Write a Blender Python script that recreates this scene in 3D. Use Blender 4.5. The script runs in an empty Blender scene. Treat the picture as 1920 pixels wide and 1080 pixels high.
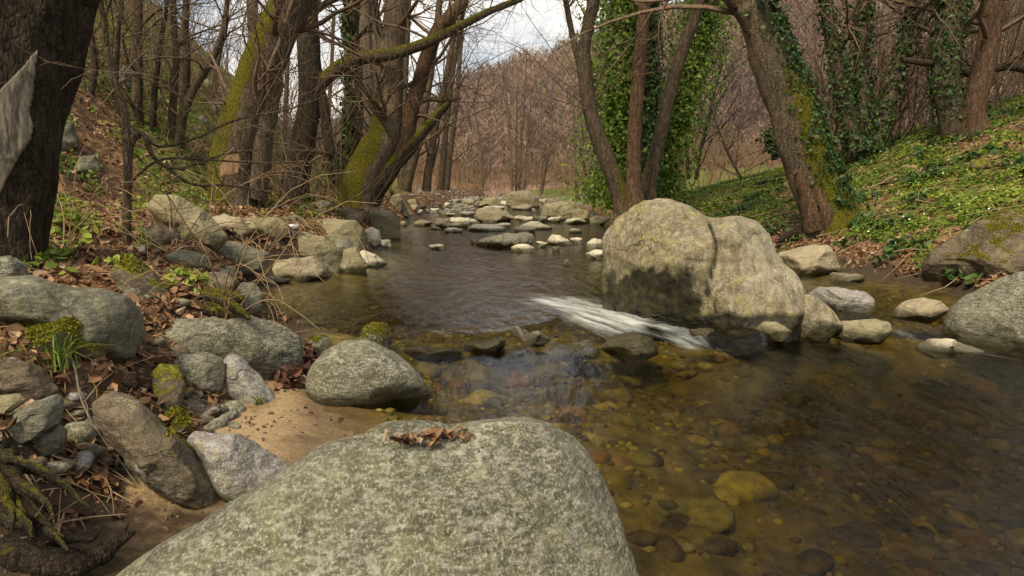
import bpy, bmesh, math, random
import numpy as np
from mathutils import Vector
R = math.radians
rng = np.random.default_rng(7)
random.seed(7)
sc = bpy.context.scene
COL = sc.collection

# ------------------------------------------------------------------ camera
PITCH = math.atan(200 / 1280.0)
CAMZ = 1.55
cd = bpy.data.cameras.new('camera'); cd.lens = 24; cd.sensor_width = 36
cd.clip_start = 0.05; cd.clip_end = 2000
cam = bpy.data.objects.new('camera', cd); COL.objects.link(cam)
cam.location = (0, 0, CAMZ); cam.rotation_euler = (math.pi / 2 - PITCH, 0, 0)
sc.camera = cam
# ------------------------------------------------------------------ world, sun, exposure
SUN_EL, SUN_AZ = 52.0, -148.0          # azimuth clockwise from +Y (view direction); negative = left
w = bpy.data.worlds.new('World'); sc.world = w; w.use_nodes = True
nt = w.node_tree; nt.nodes.clear()
wo = nt.nodes.new('ShaderNodeOutputWorld'); bg = nt.nodes.new('ShaderNodeBackground')
sk = nt.nodes.new('ShaderNodeTexSky'); sk.sky_type = 'NISHITA'; sk.sun_disc = False
sk.sun_elevation = R(SUN_EL); sk.sun_rotation = R(SUN_AZ); sk.air_density = 1.0; sk.dust_density = 1.5
tc = nt.nodes.new('ShaderNodeTexCoord')
mp = nt.nodes.new('ShaderNodeMapping'); mp.inputs['Scale'].default_value = (1.6, 1.6, 4.0)
cn = nt.nodes.new('ShaderNodeTexNoise'); cn.inputs['Scale'].default_value = 1.7; cn.inputs['Detail'].default_value = 7; cn.inputs['Roughness'].default_value = .58
cr = nt.nodes.new('ShaderNodeValToRGB'); cr.color_ramp.elements[0].position = .36; cr.color_ramp.elements[1].position = .62
mx = nt.nodes.new('ShaderNodeMix'); mx.data_type = 'RGBA'
mx.inputs[7].default_value = (10.2, 9.5, 8.4, 1)
L = nt.links.new
L(tc.outputs['Generated'], mp.inputs[0]); L(mp.outputs[0], cn.inputs['Vector']); L(cn.outputs['Fac'], cr.inputs[0])
L(cr.outputs[0], mx.inputs[0]); L(sk.outputs[0], mx.inputs[6]); L(mx.outputs[2], bg.inputs[0]); L(bg.outputs[0], wo.inputs[0])
bg.inputs[1].default_value = 0.10
sd = bpy.data.lights.new('sun', 'SUN'); sd.energy = 3.3; sd.angle = R(14); sd.color = (1, .84, .58)
so = bpy.data.objects.new('sun', sd); COL.objects.link(so)
_sd = Vector((math.sin(R(SUN_AZ)) * math.cos(R(SUN_EL)), math.cos(R(SUN_AZ)) * math.cos(R(SUN_EL)), math.sin(R(SUN_EL))))
so.rotation_euler = (-_sd).to_track_quat('-Z', 'Y').to_euler()
sc.view_settings.view_transform = 'Standard'; sc.view_settings.look = 'None'
sc.view_settings.exposure = 0.42; sc.view_settings.gamma = 1.0; sc.view_settings.use_curve_mapping = False
try:
    sc.cycles.use_denoising = True; sc.cycles.denoiser = 'OPENIMAGEDENOISE'
    sc.cycles.max_bounces = 8; sc.cycles.transparent_max_bounces = 12
    sc.cycles.caustics_reflective = False; sc.cycles.caustics_refractive = False
except Exception: pass

# ------------------------------------------------------------------ view geometry
_F = np.array([0, math.cos(PITCH), -math.sin(PITCH)]); _U = np.array([0, math.sin(PITCH), math.cos(PITCH)]); _X = np.array([1., 0, 0])
C0 = np.array([0, 0, CAMZ])
def ray(px, py): return _F + _X * (px - 960) / 1280 + _U * (540 - py) / 1280
def at(px, py, Y):
    r = ray(px, py); return C0 + r * (Y / r[1])
# ------------------------------------------------------------------ noise
_perm = np.random.default_rng(3).permutation(512); _perm = np.concatenate([_perm, _perm, _perm])
_grad = np.random.default_rng(4).normal(size=(512, 3)); _grad /= np.linalg.norm(_grad, axis=1)[:, None]
def perlin(P):
    P = np.asarray(P, float); I = np.floor(P).astype(int); f = P - I; I &= 511
    u = f * f * f * (f * (f * 6 - 15) + 10); out = 0
    for dx in (0, 1):
        wx = u[:, 0] if dx else 1 - u[:, 0]
        for dy in (0, 1):
            wy = u[:, 1] if dy else 1 - u[:, 1]
            for dz in (0, 1):
                wz_ = u[:, 2] if dz else 1 - u[:, 2]
                h = _perm[(_perm[(_perm[(I[:, 0] + dx) & 511] + I[:, 1] + dy) & 511] + I[:, 2] + dz) & 511]
                g = _grad[h & 511]
                out = out + wx * wy * wz_ * (g[:, 0] * (f[:, 0] - dx) + g[:, 1] * (f[:, 1] - dy) + g[:, 2] * (f[:, 2] - dz))
    return out * 1.5
def fbm(P, oct=4, lac=2.1, gain=.5):
    s = 0; a = 1.
    for o in range(oct):
        s = s + a * perlin(P * lac ** o + 17.3 * o); a *= gain
    return s
def sm(t): t = np.clip(t, 0, 1); return t * t * (3 - 2 * t)
# ------------------------------------------------------------------ terrain functions
_ly = [-6, 2.0, 2.5, 3.04, 3.4, 3.67, 4.38, 4.8, 5.7, 6.5, 6.9, 8.2, 9.6, 10.4, 12.2, 18.4, 24.6, 33.6, 46, 54, 58, 75]
_lx = [-2.1, -1.75, -1.61, -1.29, -1.15, -.95, -1.1, -1.35, -1.75, -1.9, -2.5, -3.05, -3.4, -2.8, -2.4, -3.16, -3.6, -2.9, -3.5, -2.8, -1.5, -1]
_ry = [-6, 4, 6, 8.2, 9.1, 10.4, 12.2, 16, 23, 28.4, 41, 53, 58, 75]
_rx = [7.5, 6.6, 6.1, 5.6, 5.6, 5.0, 4.7, 4.0, 3.4, 2.9, 1.3, -.8, -1.4, -1]
def weir_y(x): return 6.2 + .12 * np.sin(x * 2.3 + 1) + .1 * np.sin(x * 5.1) + np.where(x > 2.2, .25 * sm((x - 2.2) / 1.5), 0)
def weir_w(x): return .16 + 1.25 * np.exp(-((x - .95) / .55) ** 2) + .7 * sm((x - 2.6) / 1.)
def wz(x, y):
    x = np.asarray(x, float); y = np.asarray(y, float)
    s = sm((y - weir_y(x)) / weir_w(x))
    return .13 * s + .005 * np.clip(y - 9, 0, 60)
def ground_h(x, y, detail=True):
    x = np.asarray(x, float); y = np.asarray(y, float); sh = x.shape
    x = x.ravel(); y = y.ravel()
    xl = np.interp(y, _ly, _lx); xr = np.interp(y, _ry, _rx)
    W = wz(x, y)
    q = np.stack([x * .9, y * .9, 0 * x], 1)
    nz = fbm(q, 3) if detail else 0
    xl = xl + .15 * nz; xr = xr + .15 * nz
    dl = xl - x; dr = x - xr
    ds = np.interp(y, [0, 2.2, 2.7, 3.2, 4.6, 5.2, 6], [.5, .4, .35, .75, .85, .3, .12])
    dd = np.maximum(dl - ds, 0)
    hl = W + .07 * sm(dl / .5) + .52 * sm(dd / .75) + .2 * dd
    d0 = 3.0 + np.clip(y - 26, 0, 60) * .36
    k = .72
    hl = hl + k * np.maximum(dd - d0, 0) + .0
    hl = np.where(hl > 24, 24 + (hl - 24) * .2, hl)
    sl = np.interp(y, [0, 17, 32], [.39, .38, .1])
    hr = W + .2 * sm(dr / .45) + sl * np.maximum(dr - .1, 0)
    hr = np.where(hr > 14, 14 + (hr - 14) * .3, hr)
    inn = np.minimum(-dl, -dr)
    low = 1 - sm((y - weir_y(x)) / .8)
    dep = low * (.26 + .44 * sm((x - .2) / 3.) + .2 * sm((4.5 - y) / 2)) + (1 - low) * np.interp(y, [6, 9, 13, 20, 30], [.22, .3, .26, .16, .12])
    bed = W - dep * sm(inn / 1.3) - .02 * sm(inn / .2)
    # gravel bar beside the great boulder
    bed = bed + .2 * np.exp(-((x - 2.0) / .7) ** 2 - ((y - 12.3) / 1.5) ** 2)
    h = np.where(dl > 0, hl, np.where(dr > 0, hr, bed))
    if detail:
        lnd = np.clip(np.maximum(dl - ds, dr) / .6, 0, 1)
        h = h + lnd * (.07 * nz + .03 * fbm(np.stack([x * 4, y * 4, 0 * x + 5], 1), 3) + .25 * np.clip(np.maximum(dl, dr) / 12, 0, 1) * fbm(np.stack([x * .25, y * .25, 0 * x + 9], 1), 2))
        h = h + (1 - lnd) * .012 * fbm(np.stack([x * 5, y * 5, 0 * x + 3], 1), 2)
    return h.reshape(sh)
_t = np.concatenate([np.arange(1.0, 30, .02), np.arange(30, 140, .1)])
def hit(px, py):
    r = ray(px, py); P = C0 + _t[:, None] * r
    g = np.maximum(ground_h(P[:, 0], P[:, 1]), wz(P[:, 0], P[:, 1]))
    b = np.nonzero(P[:, 2] <= g)[0]
    return P[b[0]] if len(b) else P[-1]
# hill behind the stream
_hp = np.array([-3000, 300, 600, 800, 850, 940, 1040, 1150, 1380, 1700, 2500, 5000.])
_he = np.array([60, 40, 50, 95, 125, 172, 200, 240, 305, 410, 500, 500.])
def hill_h(x, y):
    px = 960 + 1280 * x / np.maximum(y, 20)
    top = np.interp(px, _hp, _he) / 1280 * 150 - 1.
    q = np.stack([x.ravel() * .03, y.ravel() * .03, 0 * x.ravel()], 1)
    n = fbm(q, 3).reshape(x.shape)
    base = .9
    s = np.clip((y - 56) / 94., 0, 1)
    z = base + (top - base) * (.35 * s + .65 * sm(s)) + n * 2.2 * sm(s * 3)
    return np.where(y > 150, z - (y - 150) * .12, z)

# ------------------------------------------------------------------ mesh helpers
def mesh(name, V, F, mat=None, smooth=True, attrs=None):
    V = np.ascontiguousarray(V, np.float32); F = np.ascontiguousarray(F, np.int32)
    me = bpy.data.meshes.new(name); n, k = F.shape
    me.vertices.add(len(V)); me.vertices.foreach_set('co', V.ravel())
    me.loops.add(n * k); me.loops.foreach_set('vertex_index', F.ravel())
    me.polygons.add(n); me.polygons.foreach_set('loop_start', np.arange(0, n * k, k, dtype=np.int32))
    me.polygons.foreach_set('use_smooth', np.full(n, smooth, dtype=bool))
    if mat: me.materials.append(mat)
    for a, v in (attrs or {}).items():
        at_ = me.attributes.new(a, 'FLOAT', 'POINT'); at_.data.foreach_set('value', np.ascontiguousarray(v, np.float32))
    me.update(calc_edges=True); me.validate(); return me
def obj(name, me, loc=(0, 0, 0), parent=None, **props):
    o = bpy.data.objects.new(name, me); o.location = loc; COL.objects.link(o)
    if parent is not None: o.parent = parent
    for k, v in props.items(): o[k] = v
    return o
def thing(name, label, cat, loc, group=None):
    o = obj(name, None, loc); o['label'] = label; o['category'] = cat
    if group: o['group'] = group
    return o
_ico = {}
def ico(s):
    if s not in _ico:
        bm = bmesh.new(); bmesh.ops.create_icosphere(bm, subdivisions=s, radius=1)
        _ico[s] = (np.array([v.co[:] for v in bm.verts]), np.array([[v.index for v in f.verts] for f in bm.faces])); bm.free()
    return _ico[s]
def cat_mesh(parts):
    Vs, Fs, o = [], [], 0
    for V, F in parts: Vs.append(V); Fs.append(F + o); o += len(V)
    return np.concatenate(Vs), np.concatenate(Fs)

# ------------------------------------------------------------------ material helpers
class NT:
    def __init__(s, name):
        s.m = bpy.data.materials.new(name); s.m.use_nodes = True; s.t = s.m.node_tree; s.t.nodes.clear()
        s.out = s.n('ShaderNodeOutputMaterial')
    def n(s, t, **kw):
        x = s.t.nodes.new(t)
        for k, v in kw.items(): setattr(x, k, v)
        return x
    def put(s, sock, v):
        if hasattr(v, 'links') or isinstance(v, bpy.types.NodeSocket): s.t.links.new(v, sock)
        elif isinstance(v, (tuple, list)) and len(v) == 3 and sock.type == 'RGBA': sock.default_value = (*v, 1)
        else: sock.default_value = v
    def pos(s): return s.n('ShaderNodeNewGeometry').outputs['Position']
    def mapv(s, v, scale=(1, 1, 1), rot=(0, 0, 0)):
        m = s.n('ShaderNodeMapping'); s.put(m.inputs[0], v); m.inputs['Scale'].default_value = scale; m.inputs['Rotation'].default_value = rot; return m.outputs[0]
    def noise(s, v, scale, detail=4, rough=.55, dist=0):
        x = s.n('ShaderNodeTexNoise'); s.put(x.inputs['Vector'], v); x.inputs['Scale'].default_value = scale; x.inputs['Detail'].default_value = detail
        x.inputs['Roughness'].default_value = rough; x.inputs['Distortion'].default_value = dist; return x.outputs['Fac']
    def vor(s, v, scale, out='Distance', feature='F1'):
        x = s.n('ShaderNodeTexVoronoi', feature=feature); s.put(x.inputs['Vector'], v); x.inputs['Scale'].default_value = scale; return x.outputs[out]
    def rng(s, v, a, b, c=0., d=1., smooth=True):
        x = s.n('ShaderNodeMapRange', interpolation_type='SMOOTHSTEP' if smooth else 'LINEAR'); s.put(x.inputs[0], v)
        for i, q in enumerate((a, b, c, d)): s.put(x.inputs[i + 1], q)
        return x.outputs[0]
    def math(s, op, a, b=0., c=0.):
        x = s.n('ShaderNodeMath', operation=op); s.put(x.inputs[0], a); s.put(x.inputs[1], b); s.put(x.inputs[2], c); return x.outputs[0]
    def mix(s, f, a, b, mode='MIX'):
        x = s.n('ShaderNodeMix', data_type='RGBA', blend_type=mode); s.put(x.inputs[0], f); s.put(x.inputs[6], a); s.put(x.inputs[7], b); return x.outputs[2]
    def ramp(s, v, stops):
        x = s.n('ShaderNodeValToRGB'); s.put(x.inputs[0], v); e = x.color_ramp.elements
        while len(e) < len(stops): e.new(.5)
        for k, (p, c) in enumerate(stops): e[k].position = p; e[k].color = (*c, 1)
        return x.outputs[0]
    def attr(s, name, typ='GEOMETRY', out='Fac'):
        x = s.n('ShaderNodeAttribute', attribute_name=name, attribute_type=typ); return x.outputs[out]
    def nz(s):
        g = s.n('ShaderNodeNewGeometry'); x = s.n('ShaderNodeSeparateXYZ'); s.put(x.inputs[0], g.outputs['Normal']); return x.outputs[2]
    def sep(s, v):
        x = s.n('ShaderNodeSeparateXYZ'); s.put(x.inputs[0], v); return x.outputs
    def bump(s, h, strength=.5, dist=.02):
        x = s.n('ShaderNodeBump'); s.put(x.inputs['Height'], h); x.inputs['Strength'].default_value = strength; x.inputs['Distance'].default_value = dist; return x.outputs[0]
    def bsdf(s, col, rough=.8, normal=None, spec=.3, **kw):
        b = s.n('ShaderNodeBsdfPrincipled'); s.put(b.inputs['Base Color'], col); s.put(b.inputs['Roughness'], rough)
        s.put(b.inputs['Specular IOR Level'], spec)
        if normal is not None: s.put(b.inputs['Normal'], normal)
        for k, v in kw.items(): s.put(b.inputs[k.replace('_', ' ')], v)
        s.t.links.new(b.outputs[0], s.out.inputs['Surface']); return b

def rock_mat(name, c1, c2, c3, lichen=(.30, .29, .13), lich=.45, speck=1., fol=(6, 6, 22), frot=(.3, .5, 0), bumpk=.55, crack=.7):
    s = NT(name); p = s.pos()
    big = s.noise(p, 2.6, 6, .6); fine = s.noise(s.mapv(p, (1, 1, .45), (.4, .5, 0)), 105, 5, .7); mid = s.noise(p, 14, 6, .65); pat = s.noise(p, 4.3, 7, .68, .6)
    st = s.noise(s.mapv(p, fol, frot), 2.2, 6, .65, .5)
    c = s.mix(s.rng(big, .35, .65), c1, c2)
    c = s.mix(s.rng(st, .42, .68, 0, .8), c, c3)
    sp = s.rng(pat, .35, .62, .6, 1)
    c = s.mix(s.math('MULTIPLY', sp, s.rng(fine, .5, .7, 0, .85 * speck)), c, tuple(min(1, v * 1.6) for v in c3))
    c = s.mix(s.math('MULTIPLY', sp, s.rng(fine, .48, .32, 0, .75 * speck)), c, tuple(v * .35 for v in c1))
    lm = s.math('MULTIPLY', s.rng(mid, .44, .58), s.rng(pat, .46, .58))
    c = s.mix(s.math('MULTIPLY', lm, lich), c, lichen)
    wl_ = s.math('MULTIPLY', s.rng(s.noise(p, 21, 5, .7), .52, .6), s.rng(s.noise(p, 3.1, 5, .6), .54, .64))
    c = s.mix(s.math('MULTIPLY', wl_, .6), c, (.46, .45, .38))
    dk = s.noise(s.mapv(p, (5, 5, 1.1)), 2.4, 6, .65, .4)
    c = s.mix(s.rng(dk, .55, .72, 0, .62), c, tuple(v * .4 for v in c1))
    wv = s.n('ShaderNodeVectorMath', operation='ADD'); ns = s.n('ShaderNodeTexNoise'); s.put(ns.inputs['Vector'], p); ns.inputs['Scale'].default_value = 3.; s.put(wv.inputs[0], p); sc_ = s.n('ShaderNodeVectorMath', operation='SCALE'); s.put(sc_.inputs[0], ns.outputs['Color']); sc_.inputs['Scale'].default_value = .28; s.put(wv.inputs[1], sc_.outputs[0])
    ck = s.vor(s.mapv(wv.outputs[0], (1, 1, 1.8), frot), 1.5, 'Distance', 'DISTANCE_TO_EDGE')
    ckm = s.math('MULTIPLY', s.rng(ck, 0, .014, 1, 0), s.math('MULTIPLY', s.rng(s.noise(p, 1.7, 3), .52, .6), crack))
    c = s.mix(s.math('MULTIPLY', ckm, .8), c, tuple(v * .22 for v in c1))
    pl_ = s.math('MULTIPLY', s.attr('pale'), s.rng(s.noise(p, 5, 7, .7), .36, .6)); c = s.mix(s.math('MULTIPLY', pl_, .55), c, (.40, .365, .29))
    c = s.mix(s.rng(s.math('ADD', s.attr('rust'), s.math('MULTIPLY', s.math('SUBTRACT', s.noise(p, 9, 5), .5), .5)), .3, .8, 0, .75), c, (.11, .045, .034))
    # moss cushions, per object amount
    nz = s.nz(); mo = s.attr('moss', 'OBJECT'); mn = s.noise(p, 5.5, 6, .65)
    e = s.math('ADD', s.math('MULTIPLY', nz, .45), s.math('ADD', mn, s.math('SUBTRACT', mo, 1.28)))
    mm = s.rng(e, -.04, .07)
    mc = s.mix(s.rng(s.noise(p, 40, 4, .7), .35, .65), (.055, .06, .006), (.22, .20, .018))
    c = s.mix(mm, c, mc)
    # wet, algae-dark foot at the waterline
    z = s.sep(p)[2]; wl = s.attr('waterline', 'OBJECT')
    wet = s.rng(s.math('SUBTRACT', z, s.math('ADD', wl, s.math('MULTIPLY', s.noise(p, 7, 4), .1))), -.005, .06, 1, 0)
    c = s.mix(s.math('MULTIPLY', wet, .82), c, s.mix(s.noise(p, 9), (.022, .018, .009), (.055, .05, .016)))
    stn = s.attr('shade_stain'); stm = s.rng(s.math('ADD', stn, s.math('MULTIPLY', s.math('SUBTRACT', s.noise(p, 3.6, 8, .72), .5), 1.5)), .22, .8)  # near-black tint: painted recess shade together with algae stain
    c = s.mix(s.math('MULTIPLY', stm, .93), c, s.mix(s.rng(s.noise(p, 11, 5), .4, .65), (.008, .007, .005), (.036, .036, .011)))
    h = s.math('ADD', s.math('MULTIPLY', fine, .5), s.math('ADD', s.math('MULTIPLY', mid, 1.3), s.math('MULTIPLY', st, 1.1)))
    h = s.math('ADD', h, s.math('MULTIPLY', ckm, -2.2)); h = s.math('ADD', h, s.math('MULTIPLY', pat, 1.6))
    h = s.math('ADD', h, s.math('MULTIPLY', mm, s.math('ADD', .8, s.noise(p, 90, 3, .8))))
    s.bsdf(c, s.rng(wet, 0, 1, .85, .3), s.bump(h, bumpk, .03), .35)
    return s.m
MAT = {}
MAT['granite'] = rock_mat('speckled_granite', (.075, .073, .048), (.135, .131, .09), (.34, .335, .275), lich=.22, crack=0., fol=(9, 9, 30), frot=(.5, .8, .2))
MAT['olive'] = rock_mat('olive_stone', (.19, .16, .085), (.26, .23, .14), (.33, .30, .20), speck=.5, lich=.6)
MAT['tan'] = rock_mat('tan_stone', (.27, .22, .14), (.34, .29, .20), (.40, .36, .27), speck=.4, lich=.35)
MAT['pale'] = rock_mat('pale_dry_stone', (.46, .42, .30), (.58, .54, .41), (.66, .63, .52), speck=.35, lich=.3, bumpk=.4)
MAT['slate'] = rock_mat('dark_slate_stone', (.085, .08, .056), (.14, .135, .10), (.24, .235, .185), lich=.3, speck=.7)
MAT['brown'] = rock_mat('brown_earthy_stone', (.075, .058, .038), (.12, .095, .065), (.19, .155, .11), lich=.25, speck=.8)
MAT['gneiss'] = rock_mat('banded_gneiss', (.16, .14, .12), (.22, .2, .18), (.40, .40, .39), lich=.35, fol=(5, 9, 26))
MAT['great'] = rock_mat('great_boulder_stone', (.115, .095, .055), (.19, .16, .098), (.36, .325, .245), lichen=(.30, .28, .075), lich=.6, fol=(8, 8, 2.4), frot=(.1, .15, 0), speck=.8)

def bark_mat(name, c1, c2, scale=1., mossc=True):
    s = NT(name); p = s.pos()
    v = s.mapv(p, (1, 1, .22)); rid = s.noise(v, 26 * scale, 6, .65, .6); crk = s.vor(s.mapv(p, (1, 1, .3)), 34 * scale, 'Distance', 'DISTANCE_TO_EDGE')
    c = s.mix(s.rng(rid, .38, .66), c1, c2)
    c = s.mix(s.rng(crk, .0, .10, .3, 0), c, tuple(x * .35 for x in c1))
    c = s.mix(s.rng(s.noise(p, 3, 4), .55, .75, 0, .35), c, (.12, .115, .075))
    a = s.attr('moss'); m = s.rng(s.math('ADD', a, s.math('MULTIPLY', s.math('SUBTRACT', s.noise(p, 7, 6, .7), .5), 1.1)), .38, .62)
    c = s.mix(m, c, s.mix(s.rng(s.noise(p, 35, 4, .7), .35, .65), (.05, .055, .006), (.20, .18, .016)))
    h = s.math('ADD', s.math('MULTIPLY', rid, 1.2), s.math('MULTIPLY', s.rng(crk, 0, .2), .35))
    h = s.math('ADD', h, s.math('MULTIPLY', m, s.noise(p, 80, 3, .8)))
    s.bsdf(c, .9, s.bump(h, .9, .03), .2); return s.m
MAT['bark'] = bark_mat('grey_brown_bark', (.07, .053, .035), (.19, .145, .10))
MAT['bark_dark'] = bark_mat('dark_bark', (.035, .027, .019), (.10, .076, .054))
MAT['bark_black'] = bark_mat('blackish_bark', (.02, .015, .011), (.065, .05, .035))
MAT['bark_red'] = bark_mat('reddish_bark', (.075, .045, .028), (.19, .12, .075))
MAT['bark_pale'] = bark_mat('pale_grey_bark', (.11, .085, .058), (.26, .205, .145))
def flat_mat(name, c1, c2, scale=20, rough=.85, b=.3):
    s = NT(name); p = s.pos(); n = s.noise(p, scale, 4, .6)
    s.bsdf(s.mix(s.rng(n, .35, .65), c1, c2), rough, s.bump(n, b, .01), .25); return s.m
MAT['twig'] = flat_mat('twig_bark', (.11, .075, .05), (.20, .145, .10))
MAT['twig_dry'] = flat_mat('dry_stem', (.22, .15, .08), (.34, .25, .15))
def wood_mat(name, c1, c2):
    s = NT(name); p = s.pos(); n = s.noise(s.mapv(p, (1, 1, .12), (0, .25, 0)), 45, 5, .65, .8); k = s.noise(p, 6, 5)
    c = s.mix(s.rng(n, .35, .65), c1, c2); c = s.mix(s.rng(k, .58, .7, 0, .7), c, tuple(v * .4 for v in c1)); s.bsdf(c, .75, s.bump(n, .6, .01), .25); return s.m
MAT['wood'] = wood_mat('bare_weathered_wood', (.10, .088, .068), (.22, .195, .155))
MAT['wood_red'] = wood_mat('torn_reddish_wood', (.16, .085, .05), (.36, .24, .15))
MAT['root'] = bark_mat('root_bark', (.02, .015, .010), (.085, .064, .044), 2.4)
MAT['far_twig'] = None
MAT['thicket'] = flat_mat('brown_thicket_stems', (.17, .105, .065), (.31, .20, .125), 1.2)
def leaf_mat(name, stops, rough=.6, trans=.25):
    s = NT(name); t = s.attr('tint'); c = s.ramp(t, stops)
    b = s.bsdf(c, rough, None, .3)
    d = s.n('ShaderNodeBsdfTranslucent'); s.put(d.inputs[0], c); m = s.n('ShaderNodeMixShader'); m.inputs[0].default_value = trans
    s.t.links.new(b.outputs[0], m.inputs[1]); s.t.links.new(d.outputs[0], m.inputs[2]); s.t.links.new(m.outputs[0], s.out.inputs[0]); return s.m
MAT['litter'] = leaf_mat('dead_leaf', [(0, (.07, .035, .018)), (.45, (.20, .105, .05)), (.8, (.33, .20, .11)), (1, (.48, .36, .24))], .75, .1)
MAT['wetleaf'] = leaf_mat('damp_dead_leaf', [(0, (.035, .014, .010)), (.6, (.10, .042, .028)), (1, (.24, .13, .08))], .45, .05)
MAT['ivy'] = leaf_mat('ivy_leaf', [(0, (.06, .11, .02)), (.5, (.20, .33, .045)), (.85, (.34, .49, .08)), (1, (.45, .55, .15))], .45, .45)
MAT['ivydark'] = leaf_mat('dark_ivy_leaf', [(0, (.014, .034, .010)), (.6, (.045, .10, .024)), (1, (.11, .19, .05))], .45, .25)
MAT['cover'] = leaf_mat('ground_cover_leaf', [(0, (.05, .09, .014)), (.45, (.13, .20, .025)), (.85, (.26, .34, .04)), (1, (.40, .44, .09))], .5, .35)
MAT['grass'] = leaf_mat('grass_blade', [(0, (.06, .12, .012)), (.6, (.17, .27, .025)), (1, (.38, .36, .12))], .5, .3)
MAT['petal'] = flat_mat('white_petal', (.75, .75, .7), (.85, .85, .8))
MAT['mossy'] = leaf_mat('moss_tuft', [(0, (.055, .06, .005)), (.5, (.17, .16, .012)), (1, (.34, .30, .03))], .85, .2)

# ------------------------------------------------------------------ ground sheet
def ground_mat():
    s = NT('forest_floor'); p = s.pos()
    n1 = s.noise(p, 1.3, 6, .6); n2 = s.noise(p, 9, 6, .65); n3 = s.noise(p, 60, 4, .7)
    cell = s.n('ShaderNodeTexVoronoi'); s.put(cell.inputs['Vector'], p); cell.inputs['Scale'].default_value = 17
    cc = s.sep(cell.outputs['Color'])[0]
    soil = s.mix(n2, (.03, .021, .013), (.075, .052, .033))
    lit = s.ramp(cc, [(0, (.055, .03, .017)), (.5, (.15, .082, .042)), (1, (.27, .165, .09))])
    c = s.mix(s.rng(s.math('ADD', s.attr('litter'), s.math('SUBTRACT', n2, .5)), .3, .6), soil, lit)
    gr = s.mix(s.rng(n2, .35, .65), (.05, .07, .012), (.15, .18, .03))
    c = s.mix(s.rng(s.math('ADD', s.attr('green'), s.math('MULTIPLY', s.math('SUBTRACT', n2, .5), 1.4)), .4, .62), c, gr)
    sand = s.mix(s.rng(n3, .35, .65), (.25, .175, .092), (.37, .27, .155))
    sand = s.mix(s.rng(s.noise(p, 4, 5), .52, .72, 0, .6), sand, (.10, .066, .035))
    c = s.mix(s.rng(s.math('ADD', s.attr('sand'), s.math('MULTIPLY', s.math('SUBTRACT', n2, .5), .5)), .4, .6), c, sand)
    bc = s.ramp(s.noise(p, 5, 5, .6), [(.3, (.06, .052, .017)), (.5, (.16, .135, .042)), (.7, (.30, .25, .08))])
    c = s.mix(s.attr('bed'), c, bc)
    wetm = s.attr('wet')
    c = s.mix(s.math('MULTIPLY', wetm, .6), c, (.05, .032, .017))
    s.bsdf(c, s.rng(wetm, 0, 1, .92, .45), s.bump(s.math('ADD', n2, s.math('ADD', s.math('MULTIPLY', cell.outputs['Distance'], .35), s.math('MULTIPLY', n3, .25))), .7, .03), .25)
    return s.m
def axis(segs):
    out = []
    for a, b, st in segs: out.append(np.arange(a, b, st))
    return np.concatenate(out + [[segs[-1][1]]])
gx = axis([(-150, -40, 6), (-40, -16, .8), (-16, -8, .22), (-8, -.5, .055), (-.5, 7, .075), (7, 16, .2), (16, 40, .8), (40, 150, 6)])
gy = axis([(-12, 1, .8), (1, 9, .055), (9, 16, .1), (16, 32, .25), (32, 72, .8)])
GX, GY = np.meshgrid(gx, gy)
GZ = ground_h(GX, GY)
def masks(x, y, z):
    x = x.ravel(); y = y.ravel(); z = z.ravel()
    xl = np.interp(y, _ly, _lx); xr = np.interp(y, _ry, _rx); dl = xl - x; dr = x - xr
    ds = np.interp(y, [0, 2.2, 2.7, 3.2, 4.6, 5.2, 6], [.5, .4, .35, .75, .85, .3, .12])
    W = wz(x, y)
    sand = (.45 + .55 * sm((y - 2.9) / .5)) * sm((ds + .08 - dl) / .2) * sm((dl + .45) / .3) * sm((5.5 - y) / .5)
    q = np.stack([x * .35, y * .35, 0 * x], 1); n = fbm(q, 3)
    green = np.where(dr > 0, sm((dr - .2) / 1.) * (.62 + .5 * n) + .12 * sm((y - 13) / 6), np.where(dl > 0, sm((dl - 1.2) / 2.2) * (.66 + .8 * n) - .05, 0))
    litter = np.where((dl > 0) | (dr > 0), .75 + .4 * n, 0) * sm((np.maximum(dl - ds - np.where(y > 11, -.1, .3), dr)) / .4)
    bed = sm((W + .02 - z) / .05) * (1 - sand * .6)
    wet = np.clip(sm((W + .07 - z) / .06), 0, 1) * (1 - bed)
    return dict(sand=sand, green=np.clip(green, 0, 1), litter=np.clip(litter, 0, 1), bed=bed, wet=wet)
ny, nx = GX.shape
idx = np.arange(nx * ny).reshape(ny, nx)
GF = np.stack([idx[:-1, :-1], idx[:-1, 1:], idx[1:, 1:], idx[1:, :-1]], -1).reshape(-1, 4)
GV = np.stack([GX, GY, GZ], -1).reshape(-1, 3)
ground = obj('ground', mesh('ground', GV, GF, ground_mat(), True, masks(GX, GY, GZ)), kind='structure')
# hillside
hx = np.arange(-230, 231, 3.); hy = np.concatenate([np.arange(55, 170, 2.), np.arange(170, 420, 12.)])
HX, HY = np.meshgrid(hx, hy); HZ = hill_h(HX, HY); HZ[0] = -1
ny, nx = HX.shape; idx = np.arange(nx * ny).reshape(ny, nx)
HF = np.stack([idx[:-1, :-1], idx[:-1, 1:], idx[1:, 1:], idx[1:, :-1]], -1).reshape(-1, 4)
s = NT('hill_floor'); p = s.pos(); c = s.mix(s.rng(s.noise(p, .12, 5), .35, .65), (.19, .125, .10), (.28, .19, .155))
s.bsdf(s.mix(s.rng(s.noise(p, .05, 5), .6, .72, 0, .6), c, (.20, .15, .07)), .95, None, .1)
obj('hill', mesh('hill', np.stack([HX, HY, HZ], -1).reshape(-1, 3), HF, s.m), kind='structure')

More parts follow.
